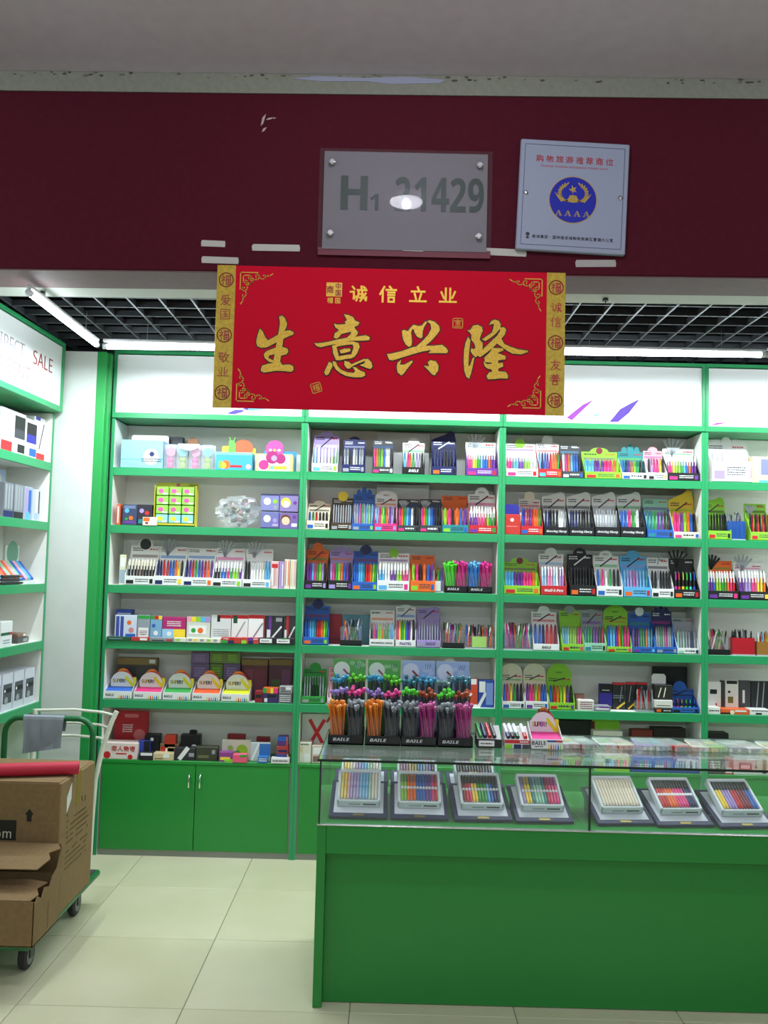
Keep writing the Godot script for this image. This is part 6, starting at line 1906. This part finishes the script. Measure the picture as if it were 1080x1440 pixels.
const GOODS := [
	"0|-1.389|0.000|-4.985|0.236|0.157|0.12|#8cc2e2|carton|box|R #5a9fd0 0 .28 1 .31;D w .72 .4 .19;D n .74 .5 .06;T k .5 .2 .98 .36;T #7f9cb0 .08 .08 .42 .2;F #e6ddd2 .1 1 .045||pale blue carton with round medallion print, top shelf, left bay",
	"0|-1.239|0.000|-5.145|0.081|0.202|0.05|#262a33|box|box|R s .1 .2 .9 .3||dark box hidden behind clear toy pack, top shelf, left bay",
	"1|-1.507|0.000|-4.985|0.021|0.117|0.1|#d9603c|book|book|R w .3 .1 .6 .9||thin orange book standing alone, second shelf, left bay",
	"1|-1.443|0.000|-4.985|0.080|0.116|0.09|#33405e|picture_box|box|D c .3 .7 .16;D o .6 .35 .15;R u .1 .1 .9 .2;R #6a7a9a .1 .8 .9 .95;D g .28 .3 .1|small picture boxes|navy picture box with orange disc beside orange book, second shelf, left bay",
	"1|-1.362|0.000|-4.995|0.085|0.118|0.09|#2a2430|picture_box|box|D v .3 .7 .15;D r .65 .6 .14;R t .1 .1 .5 .3;R #8a5a4a .5 .1 .95 .35|small picture boxes|dark purple picture box with red disc, second shelf, left bay",
	"1|-1.327|0.000|-4.973|0.078|0.047|0.05|#e9d9c8|pouch|pouch|R o .05 .5 .5 .95;R w .5 .1 .95 .5;R m .2 .2 .4 .4||small white and orange pouch before dark boxes, second shelf, left bay",
	"1|-0.658|0.000|-4.985|0.102|0.092|0.08|#6d6fa6|face_box|box|D e .35 .6 .2;D v .78 .5 .12;R #35365a 0 0 1 .08;R #b9a0c8 .65 .15 .95 .3|purple doll boxes|lower left purple box of stacked doll boxes, second shelf, left bay",
	"1|-0.552|0.000|-4.985|0.104|0.090|0.08|#75619c|face_box|box|D #6a3a2a .33 .58 .27;D #e8c0a0 .34 .5 .22;D u .8 .75 .1;R w .65 .15 .95 .35|purple doll boxes|lower right purple box of stacked doll boxes, second shelf, left bay",
	"1|-0.660|0.100|-4.985|0.102|0.095|0.08|#8081b4|face_box|box|D e .35 .55 .2;D l .78 .55 .12;R #35365a 0 .9 1 1;D s .8 .2 .1|purple doll boxes|upper left purple box of stacked doll boxes, second shelf, left bay",
	"1|-0.553|0.097|-4.985|0.104|0.100|0.08|#8878ac|face_box|box|D #c8d048 .33 .5 .27;D w .34 .42 .18;D u .82 .5 .1;R #35365a 0 .9 1 1|purple doll boxes|upper right purple box with yellow disc, doll boxes, second shelf, left bay",
	"2|-0.623|0.000|-5.005|0.042|0.152|0.05|#d8b8b8|marker_set|marker set|R w .1 .1 .3 .9;R #c99 .4 .1 .6 .9;R r .1 .75 .9 .9|boxed marker sets|leftmost pink marker set, third shelf, left bay",
	"2|-0.585|0.000|-5.005|0.028|0.151|0.05|#a98ac0|marker_set|marker set|R v .1 .1 .4 .9;R w .6 .1 .8 .9|boxed marker sets|narrow purple marker set, third shelf, left bay",
	"2|-0.554|0.000|-5.005|0.030|0.164|0.05|#e2d6c4|marker_set|marker set|R o .15 .1 .3 .95;R w .4 .1 .6 .95;R o .7 .1 .85 .95|boxed marker sets|orange and cream striped marker set, third shelf, left bay",
	"2|-0.520|0.000|-5.005|0.032|0.163|0.05|#e6dccc|marker_set|marker set|R y .15 .1 .3 .95;R w .4 .1 .6 .95;R a .7 .1 .85 .95|boxed marker sets|yellow and cream marker set beside the upright, third shelf, left bay",
	"2|-1.485|0.000|-5.035|0.034|0.168|0.03|#d8d4b4|tube|tube|R w .1 .6 .9 .9;R #9ab .1 .05 .9 .5||cream upright tube pack by left upright, third shelf, left bay",
	"3|-1.474|0.000|-5.065|0.093|0.166|0.05|#24449a|box|box|T w .1 .7 .9 .9|boxes on the fourth left shelf|blue box peeking over white one, fourth shelf, left bay",
	"3|-1.447|0.000|-5.015|0.122|0.138|0.04|#ccd4e4|crayon_box|box|R #3a4a9c .05 .05 .2 .95;R #3a4a9c .25 .05 .4 .95;D o .65 .7 .1;D #c88 .75 .4 .12;R b .5 .1 .95 .25|boxes on the fourth left shelf|white and blue striped crayon box, fourth shelf, left bay",
	"3|-1.348|0.000|-5.015|0.069|0.141|0.04|#8f9aa2|pen_pack|pack|R g .05 .85 .95 .98;R w .1 .1 .9 .5;T k .2 .2 .8 .4|boxes on the fourth left shelf|grey pen pack with green top, fourth shelf, left bay",
	"3|-1.278|0.000|-5.015|0.065|0.139|0.04|#7aa9c9|crayon_box|box|R g .0 .85 .35 1;R r .35 .85 .7 1;R y .7 .85 1 1;D w .5 .3 .2;D b .3 .6 .15|boxes on the fourth left shelf|blue picture crayon box with striped top, fourth shelf, left bay",
	"3|-1.178|0.000|-5.015|0.129|0.133|0.04|#b3246c|crayon_box|box|R #9cc8e4 0 0 .5 .5;R y .5 0 1 .5;T w .2 .6 .8 .85;D w .3 .3 .1|boxes on the fourth left shelf|magenta crayon box with yellow quarter, fourth shelf, left bay",
	"3|-1.042|0.000|-5.015|0.130|0.138|0.04|#cdd0c4|pen_pack|pack|R a .0 .8 .2 1;R y .2 .8 .4 1;R l .4 .8 .6 1;R c .6 .8 .8 1;R v .8 .8 1 1;R w .1 .3 .85 .65;D o .6 .45 .12;D g .3 .45 .1|boxes on the fourth left shelf|clear pen pack with pastel striped top, fourth shelf, left bay",
	"3|-0.917|0.000|-5.025|0.111|0.151|0.04|#d4d6d4|marker_box|box|R r .3 .88 1 1;R k .3 .75 .45 .98;T s .1 .2 .9 .5|boxes on the fourth left shelf|silver-white marker box with black cap print, fourth shelf, left bay",
	"3|-0.812|0.000|-5.025|0.091|0.153|0.04|#e4e4e0|marker_box|box|R r 0 .87 1 1;R #1d4a30 .1 .7 .35 .98;P s .3 .2 .8 .75 .08|boxes on the fourth left shelf|white marker box with dark green cap print, fourth shelf, left bay",
	"3|-0.719|0.000|-5.025|0.090|0.156|0.04|#ececea|marker_box|box|R r 0 .87 1 1;R r .93 0 1 1;P k .25 .15 .85 .7 .03;P s .3 .15 .9 .7 .06|boxes on the fourth left shelf|white marker box with thin pen drawing, fourth shelf, left bay",
	"3|-0.620|0.000|-5.025|0.098|0.152|0.04|#2c2c30|marker_box|box|R u .2 .3 .35 1;R w .1 .1 .3 .5;P w .4 .2 .9 .6 .1;R s .6 .8 .95 .95|boxes on the fourth left shelf|black marker box with violet stripe, fourth shelf, left bay",
	"3|-0.535|0.000|-5.025|0.065|0.154|0.04|#35343a|marker_box|box|R r .25 .3 .45 1;R w .1 .1 .3 .5;P w .5 .2 .95 .6 .12|boxes on the fourth left shelf|black marker box with red stripe, fourth shelf, left bay",
	"3|-1.471|0.000|-4.967|0.130|0.021|0.03|#1f5236|flat_pack|pack|T #8ab .1 .3 .7 .7|flat packs along the shelf edge|dark green flat pack at shelf edge, fourth shelf, left bay",
	"3|-1.352|0.000|-4.967|0.100|0.021|0.03|#b8332f|flat_pack|pack|R w .5 .2 .9 .8|flat packs along the shelf edge|red flat pack at shelf edge, fourth shelf, left bay",
	"3|-1.233|0.000|-4.967|0.132|0.022|0.03|#8a8f94|flat_pack|pack|R s .1 .5 .9 .9;R k .1 .2 .6 .4;R r .7 .2 .95 .6|flat packs along the shelf edge|grey flat pack at shelf edge, fourth shelf, left bay",
	"3|-1.130|0.000|-4.967|0.068|0.023|0.03|#dcdfd0|flat_pack|pack|R l .1 .3 .5 .7|flat packs along the shelf edge|pale white flat pack at shelf edge, fourth shelf, left bay",
	"3|-1.000|0.000|-4.967|0.187|0.024|0.03|#e3e0cc|flat_pack|pack|R s .05 .3 .15 .8;R y .2 .3 .3 .8;R s .4 .3 .5 .8;R l .6 .3 .7 .8;R s .8 .3 .9 .8|flat packs along the shelf edge|long cream flat pack of pens at shelf edge, fourth shelf, left bay",
	"3|-0.848|0.000|-4.967|0.107|0.032|0.03|#c0392c|flat_pack|pack|R g .0 0 .3 .5;R n .35 0 .65 .5;R r .45 .6 .7 1;T w .1 .6 .4 .9|flat packs along the shelf edge|red and green flat pack at shelf edge, fourth shelf, left bay",
	"3|-0.744|0.000|-4.967|0.095|0.034|0.03|#c4443a|flat_pack|pack|R l 0 0 .3 .5;R n .4 0 .7 .5;R u .4 .55 .7 1;T w .7 .6 .95 .9|flat packs along the shelf edge|red flat pack with violet cap at edge, fourth shelf, left bay",
	"3|-0.646|0.000|-4.967|0.095|0.035|0.03|#1c1c1f|flat_pack|pack|R w .05 .2 .75 .85;T k .15 .35 .6 .65|flat packs along the shelf edge|black flat pack, white oval, beside red packs, fourth shelf, left bay",
	"3|-0.546|0.000|-4.967|0.099|0.035|0.03|#1c1c1f|flat_pack|pack|R w .0 .2 .72 .85;T k .1 .35 .6 .65;R g .3 .8 .5 1|flat packs along the shelf edge|black flat pack, green dot, beside upright, fourth shelf, left bay",
	"4|-1.404|0.000|-5.125|0.227|0.214|0.04|#4f4a3a|box|box|R #8a7440 0 .82 1 1;R #3c3d40 .05 .1 .48 .78;R #46474a .52 .1 .95 .78;R w .8 .86 .95 .96||olive brown box behind blue and pink highlighter boxes, fifth shelf, left bay",
	"4|-1.041|0.099|-5.105|0.104|0.092|0.05|#6c5c80|block_box|box|T v .2 .2 .8 .8||lower purple block behind highlighter boxes, fifth shelf, left bay",
	"4|-0.949|0.101|-5.105|0.073|0.092|0.05|#5f7a3c|block_box|box|T l .2 .2 .8 .8||lower green block behind highlighter boxes, fifth shelf, left bay",
	"4|-0.861|0.103|-5.105|0.096|0.092|0.05|#65567e|block_box|box|T v .2 .2 .8 .8||right lower purple block behind orange highlighter box, fifth shelf, left bay",
	"4|-1.044|0.192|-5.105|0.104|0.064|0.05|#75648c|block_box|box|T v .2 .2 .8 .8||upper left purple block behind highlighter boxes, fifth shelf, left bay",
	"4|-0.902|0.196|-5.105|0.173|0.064|0.05|#698048|block_box|box|T l .1 .2 .4 .8;T l .6 .2 .9 .8||upper wide green block behind highlighter boxes, fifth shelf, left bay",
	"4|-0.732|0.000|-5.105|0.148|0.224|0.05|#5c2f36|gift_box|box|R #7a6434 0 .85 1 1;R #7c3a4a .1 .1 .45 .75;R #6a3040 .5 .1 .9 .75|brown gift boxes on the fifth left shelf|maroon gift box with gold band, fifth shelf, left bay",
	"4|-0.584|0.000|-5.105|0.131|0.228|0.05|#50303c|gift_box|box|R #7a6434 0 .85 1 1;R #46603a .1 .3 .5 .5;R #6c4060 .55 .1 .9 .75|brown gift boxes on the fifth left shelf|brown gift box with green patch, fifth shelf, left bay",
	"4|-0.687|0.000|-4.985|0.042|0.064|0.06|#8e1f2a|eraser_pack|pack|R k .1 .4 .9 .7||small dark red pack left of highlighter stack, fifth shelf, left bay",
	"4|-0.624|0.052|-4.985|0.082|0.029|0.06|#d8672c|highlighter_stack|highlighter pack|R g 0 0 .25 1;R o .25 0 .45 1;R y .5 0 .7 1;R p .75 0 1 1||striped neon highlighter pack topmost of its stack, fifth shelf, left bay",
	"4|-0.623|0.000|-4.985|0.082|0.050|0.06|#3a2c66|highlighter_stack|highlighter pack|R w .1 .1 .3 .5;R k .3 .6 .9 .9||purple black highlighter pack under neon one, fifth shelf, left bay",
	"4|-0.541|0.000|-4.985|0.076|0.052|0.06|#5c5c62|marker_pack|pack|T w .1 .1 .9 .9||lower grey lettered pack beside highlighter stack, fifth shelf, left bay",
	"4|-0.539|0.054|-4.985|0.071|0.038|0.06|#a0a0a4|marker_pack|pack|T k .1 .1 .9 .9;R w .5 .5 .9 .9||upper silver pack beside highlighter stack, fifth shelf, left bay",
	"5|-1.421|0.000|-5.115|0.192|0.242|0.02|#b51f2a|gift_card|card|D #d8757a .75 .45 .17;T w .25 .5 .55 .7;R #d8757a .3 .85 .7 .93||tall red card with pale heart, lowest shelf, left bay",
	"5|-1.443|0.000|-4.985|0.196|0.087|0.1|#e6d4cf|gift_box|box|D r .15 .25 .1;R r .4 .3 .7 .38;D s .06 .85 .06;D r .8 .15 .07||pale pink box with three red characters, lowest shelf, left bay",
	"5|-1.318|0.000|-5.015|0.065|0.096|0.06|#2c3f9a|pouch|pouch|R k .5 0 1 1||blue and black pouch beside pale pink box, lowest shelf, left bay",
	"5|-1.283|0.000|-5.045|0.081|0.125|0.06|#17171a|box|box|D w .5 .8 .12||black box with white heart dot, lowest shelf, left bay",
	"5|-1.294|0.000|-4.975|0.074|0.041|0.05|#222224|tray|box|R w .1 .6 .95 .95||black flat tray with white card on top, lowest shelf, left bay",
	"5|-1.180|0.000|-5.035|0.063|0.126|0.05|#c23a28|tin|tin|R e .1 .05 .9 .45||orange red tin behind kraft boxes, lowest shelf, left bay",
	"5|-1.181|0.000|-5.035|0.106|0.079|0.05|#8a6a4c|box|box|R #c8ac80 .4 .1 .8 .8;R r .05 .5 .3 .8||brown kraft box under the orange tin, lowest shelf, left bay",
	"5|-1.201|0.000|-4.980|0.111|0.038|0.06|#cdbb92|flat_box|box|R w .5 .4 .8 .9;T z .1 .1 .5 .4||cream kraft flat box at front edge, lowest shelf, left bay",
	"5|-1.071|0.000|-5.055|0.109|0.128|0.05|#18181b|box|box|D w .7 .45 .17;R #c44 .1 .1 .9 .2;F k .35 .75 .02||black box with white patch and raised tab, lowest shelf, left bay",
	"5|-1.087|0.000|-4.995|0.116|0.067|0.06|#2b2b2e|flat_box|box|P w .3 .2 .6 .9 .2;R s .7 .3 .95 .6||black flat box with silver stripe, lowest shelf, left bay",
	"5|-0.966|0.000|-4.995|0.118|0.075|0.06|#3b3c2c|flat_box|box|R s .75 .5 .9 .8;R #6a6c4c .1 .2 .6 .4||olive black flat box beside silver striped one, lowest shelf, left bay",
	"5|-0.810|0.000|-5.035|0.160|0.108|0.03|#d8d8c4|card_pack|card|D l .7 .5 .2;D g .55 .35 .1;D #9b6 .3 .6 .1||white card with green leaf print, lowest shelf, left bay",
	"5|-0.820|0.000|-5.085|0.100|0.132|0.03|#8e2027|stamp_box|box|D w .3 .4 .1;D w .75 .4 .1||dark red box behind leaf card, lowest shelf, left bay",
	"5|-0.856|0.000|-4.980|0.078|0.053|0.05|#8a3a86|card_pack|card|R y .1 .2 .8 .5;R l .4 0 1 .3||purple and yellow pack before leaf card, lowest shelf, left bay",
	"5|-0.779|0.000|-4.973|0.077|0.043|0.05|#e8587c|sticky_pack|pack|R g .5 .7 1 1||bright pink pack at shelf front edge, lowest shelf, left bay",
	"5|-0.673|0.000|-5.015|0.110|0.102|0.03|#b8c4c8|card_pack|card|R #2f6fb4 .45 .3 1 .95;P w .1 .1 .4 .9 .1||grey card with large blue square, lowest shelf, left bay",
	"5|-0.669|0.000|-5.085|0.075|0.120|0.03|#86222a|stamp_box|box|D w .4 .6 .1||small dark red box behind blue card, lowest shelf, left bay",
	"5|-0.653|0.000|-4.975|0.054|0.035|0.04|#2f6fb4|sticky_pack|pack|T w .1 .2 .9 .8||small blue pack at shelf front edge, lowest shelf, left bay",
	"5|-0.550|0.000|-5.005|0.068|0.045|0.06|#3a3f86|notebook|book|R r 0 .0 1 .3;R y .9 0 1 1|stacked notebooks|lowest blue red notebook of rainbow stack, lowest shelf, left bay",
	"5|-0.549|0.047|-5.005|0.063|0.042|0.06|#b03a3a|notebook|book|R n .1 .2 .9 .5|stacked notebooks|middle red notebook of rainbow stack, lowest shelf, left bay",
	"5|-0.550|0.091|-5.005|0.055|0.049|0.06|#5a2f7a|notebook|book|R b 0 .5 1 1;R o .9 0 1 1|stacked notebooks|topmost violet notebook of rainbow stack, lowest shelf, left bay",
	"5|-0.557|0.000|-4.973|0.100|0.029|0.05|#d6d8d8|card_pack|card|T k .1 .3 .9 .7||white flat card before rainbow notebooks, lowest shelf, left bay",
	"0|0.083|0.000|-5.185|0.304|0.263|0.008|#e2e4e2|white_board|board|||white card leaning behind pen boxes, top shelf, middle bay",
	"1|0.086|0.000|-5.185|0.305|0.283|0.008|#dfe1df|white_board|board|||white card leaning behind pen boxes, second shelf, middle bay",
	"3|-0.284|0.000|-5.115|0.076|0.167|0.02|#9c2230|folder|folder|R #7c1824 .1 .1 .9 .2||dark red folder standing behind pen cup, fourth shelf, middle bay",
	"3|-0.164|0.000|-5.125|0.160|0.165|0.02|#5f93a3|folder|folder|R #4a7c8e .05 .05 .5 .3||teal grey folder standing behind pen cup, fourth shelf, middle bay",
	"4|0.487|0.000|-5.015|0.075|0.156|0.05|#cf4a2e|box|box|R n .0 .6 .5 1;R w .5 .8 .9 1;R w 0 0 1 .1;D w .5 .45 .1||orange red box with navy top, fifth shelf, middle bay",
	"4|0.571|0.000|-5.015|0.085|0.150|0.05|#25479c|box|box|R w .05 .55 .45 .95;P w .05 .05 .45 .5 .2;R #7a94d0 .5 .1 .95 .9||blue box with white slanted stripes, fifth shelf, middle bay",
	"4|0.204|0.000|-5.175|0.177|0.211|0.04|#7a5a28|box|box|||brown box behind pencil header cards, fifth shelf, middle bay",
	"5|-0.372|0.000|-5.085|0.164|0.255|0.05|#c9ccc9|cross_box|box|P r .3 .35 .75 .85 .12;P r .75 .35 .3 .85 .12;P r .88 .85 1 .98 .08||grey white box with large red cross, lowest shelf, middle bay",
	"5|-0.423|0.000|-5.005|0.064|0.112|0.08|#d9d7c6|white_box|box|R w .4 .05 .95 .45;R #cfc49a .05 .5 .3 .8;T k .1 .85 .8 .95||white box stack left of glass counter, lowest shelf, middle bay",
	"5|-0.348|0.000|-5.005|0.078|0.096|0.08|#c9b9ac|white_box|box|R w .1 .5 .9 .9;R #8a6a60 .1 .1 .5 .4||pale brown box beside glass counter, lowest shelf, middle bay",
	"1|0.701|0.000|-4.985|0.085|0.113|0.06|#c4352c|pouch_box|box|D w .45 .72 .12;T #e88 .1 .35 .8 .45;F #2c2f9c 0 1 .06||red box with blue zip top, second shelf, right bay",
	"4|1.123|0.000|-4.995|0.086|0.056|0.06|#e3dfd8|card_stack|box|T m .1 .1 .9 .9||white box with dark red print lines, fifth shelf, right bay",
	"4|1.099|0.000|-5.045|0.052|0.083|0.03|#8a5a50|card_stack|card|R w .3 .3 .6 .7||brown card leaning behind white print box, fifth shelf, right bay",
	"4|1.211|0.000|-4.985|0.088|0.029|0.07|#8d8f98|clear_pack|pack|R w .1 .3 .9 .6;R u .3 .6 .9 .9||flat grey pack beside white print box, fifth shelf, right bay",
	"4|1.248|0.018|-5.065|0.072|0.121|0.03|#3b2f96|tall_box|box|R k 0 .6 1 1;T w .2 .68 .8 .76||tall violet box with black top, fifth shelf, right bay",
	"4|1.321|0.000|-5.065|0.068|0.149|0.02|#26262a|blister_card|blister card|R r 0 .92 1 1;P s .6 .3 .75 .85 .06;P y .4 .05 .95 .25 .16;T s .05 .4 .9 .55|black blister cards|black blister card beside violet box, fifth shelf, right bay",
	"4|1.389|0.000|-5.065|0.054|0.153|0.02|#26262a|blister_card|blister card|R r 0 .92 1 1;P s .3 .3 .5 .85 .08;P y .3 .05 .9 .25 .16|black blister cards|middle black blister card with red top, fifth shelf, right bay",
	"4|1.450|0.000|-5.065|0.061|0.153|0.02|#2a2628|blister_card|blister card|R r 0 .92 1 1;P s .3 .3 .5 .85 .08;R m .6 .3 .9 .6|black blister cards|black blister card behind acrylic pen stand, fifth shelf, right bay",
	"4|1.641|0.000|-5.175|0.196|0.233|0.02|#17181b|black_board|board|||large black panel leaning in the corner, fifth shelf, right bay",
	"4|1.548|0.027|-4.985|0.098|0.041|0.08|#d8d8d0|tier_box|box|T k .1 .2 .9 .4||white middle box of black white stack, fifth shelf, right bay",
	"4|1.548|0.000|-4.985|0.098|0.023|0.08|#1d1d1f|tier_box|box|R o .1 .2 .35 .8;T w .5 .3 .9 .7||black bottom box of black white stack, fifth shelf, right bay",
	"4|1.554|0.067|-5.005|0.099|0.082|0.06|#23231f|tier_box|box|P e .2 .2 .35 .8 .05;P e .5 .2 .6 .8 .05;F w .0 .8 .055||black upper box with white round tab, fifth shelf, right bay",
	"5|1.055|0.000|-5.105|0.284|0.252|0.08|#141416|black_box|box|D #8a2a2a .1 .8 .06;T #8a3030 .2 .3 .8 .6;D #b8b8b0 .87 .35 .08;R #6a1c22 .93 0 1 1||long black box with dark red lettering, lowest shelf, right bay",
	"5|1.256|0.000|-5.045|0.164|0.209|0.06|#d8d8cc|header_box|box|T k .65 .55 .95 .7;F l .0 1 .05||white box with lime top edge, lowest shelf, right bay",
	"5|1.453|0.000|-5.065|0.117|0.216|0.06|#7c2a24|red_box|box|R w .05 .3 .55 .8;P g .1 .4 .5 .7 .1;R y 0 .2 .6 .28||dark red box with white label, lowest shelf, right bay",
	"5|1.613|0.000|-5.085|0.181|0.225|0.08|#2a1c1c|dark_bag|bag|R #5a2a26 .3 .3 .8 .5||dark brown bag in shadow, lowest shelf, right bay",
	"4|1.851|0.000|-5.055|0.077|0.168|0.02|#d6d6d2|pen_card|card|R k .2 .6 .7 .75;R r .6 .2 .7 .3|pen cards on the fifth far right shelf|left white card with black square, fifth shelf, far right bay",
	"4|1.950|0.000|-5.055|0.074|0.176|0.02|#dcdcd6|pen_card|card|R k .1 .9 .9 1;R #6a6a30 .2 .3 .6 .5;D k .3 .65 .1|pen cards on the fifth far right shelf|white card with olive patch, fifth shelf, far right bay",
	"4|1.902|0.000|-5.055|0.020|0.175|0.03|#3a3a3c|pen_card|card||pen cards on the fifth far right shelf|narrow dark card between white cards, fifth shelf, far right bay",
	"4|2.026|0.000|-5.065|0.064|0.178|0.02|#46464a|pen_card|card|R w .3 .3 .5 .7|pen cards on the fifth far right shelf|dark grey card with white strip, fifth shelf, far right bay",
	"4|2.114|0.000|-5.065|0.104|0.176|0.02|#28282b|pen_card|card|P s .3 .2 .4 .95 .06;P s .6 .2 .7 .95 .06|pen cards on the fifth far right shelf|black card with silver lines, fifth shelf, far right bay",
	"4|1.826|0.000|-4.985|0.067|0.037|0.08|#e4e4de|low_box|box|T k .1 .3 .9 .7|low pen boxes on the fifth far right shelf|low white box of black pens, fifth shelf, far right bay",
	"4|1.941|0.000|-4.985|0.155|0.030|0.08|#d9602c|low_box|box|R k .0 .1 .4 .35;D e .4 .4 .08;R w .5 .5 .9 .8|low pen boxes on the fifth far right shelf|low orange box of black pens, fifth shelf, far right bay",
	"4|2.077|0.000|-4.985|0.110|0.031|0.08|#dedfdb|low_box|box|R k .3 .1 .6 .4;T k .1 .6 .9 .9|low pen boxes on the fifth far right shelf|low white box of bronze pens, fifth shelf, far right bay",
	"0|2.086|0.000|-4.985|0.099|0.147|0.09|#d8cfa0|pattern_box|box|D w .3 .3 .12;D w .7 .6 .12;D w .4 .85 .1;R c .4 0 1 .1;R #7a80c0 .5 .3 1 .9||cream spotted box with blue front, top shelf, far right bay",
	"5|1.270|0.000|-4.985|0.184|0.092|0.08|#d6dcc8|low_carton|box|R l 0 0 1 .2;R k .25 .5 .45 .75;T d .5 .5 .9 .7||low white carton seen through the counter glass, lowest shelf, right bay",
	"5|1.463|0.000|-4.985|0.192|0.081|0.08|#2a4f9c|low_carton|box|T w .1 .3 .6 .6;R w .7 .2 .95 .5||left low blue carton seen through counter glass, lowest shelf, right bay",
	"5|1.654|0.000|-4.985|0.183|0.085|0.08|#27498f|low_carton|box|R w .6 .2 .7 .8;R w .78 .2 .88 .8||right low blue carton seen through counter glass, lowest shelf, right bay",
	"5|1.838|0.000|-4.985|0.090|0.092|0.08|#3c4244|low_carton|box|T w .1 .2 .7 .8||low dark carton behind counter glass, lowest shelf, far right bay",
	"5|1.907|0.000|-4.985|0.042|0.094|0.08|#c4685c|low_carton|box|R w .1 .1 .9 .4||small red low carton behind counter glass, lowest shelf, far right bay",
	"5|2.032|0.000|-4.985|0.199|0.097|0.08|#c6cec8|low_carton|box|R k .15 .2 .5 .7;R w .2 .35 .45 .55;D k .62 .45 .03;R d .8 .1 .9 .9||long pale low carton behind counter glass, lowest shelf, far right bay",
	"5|1.853|0.000|-5.005|0.121|0.219|0.08|#161618|black_box|box|||flat black box on lowest shelf, lowest shelf, far right bay",
]
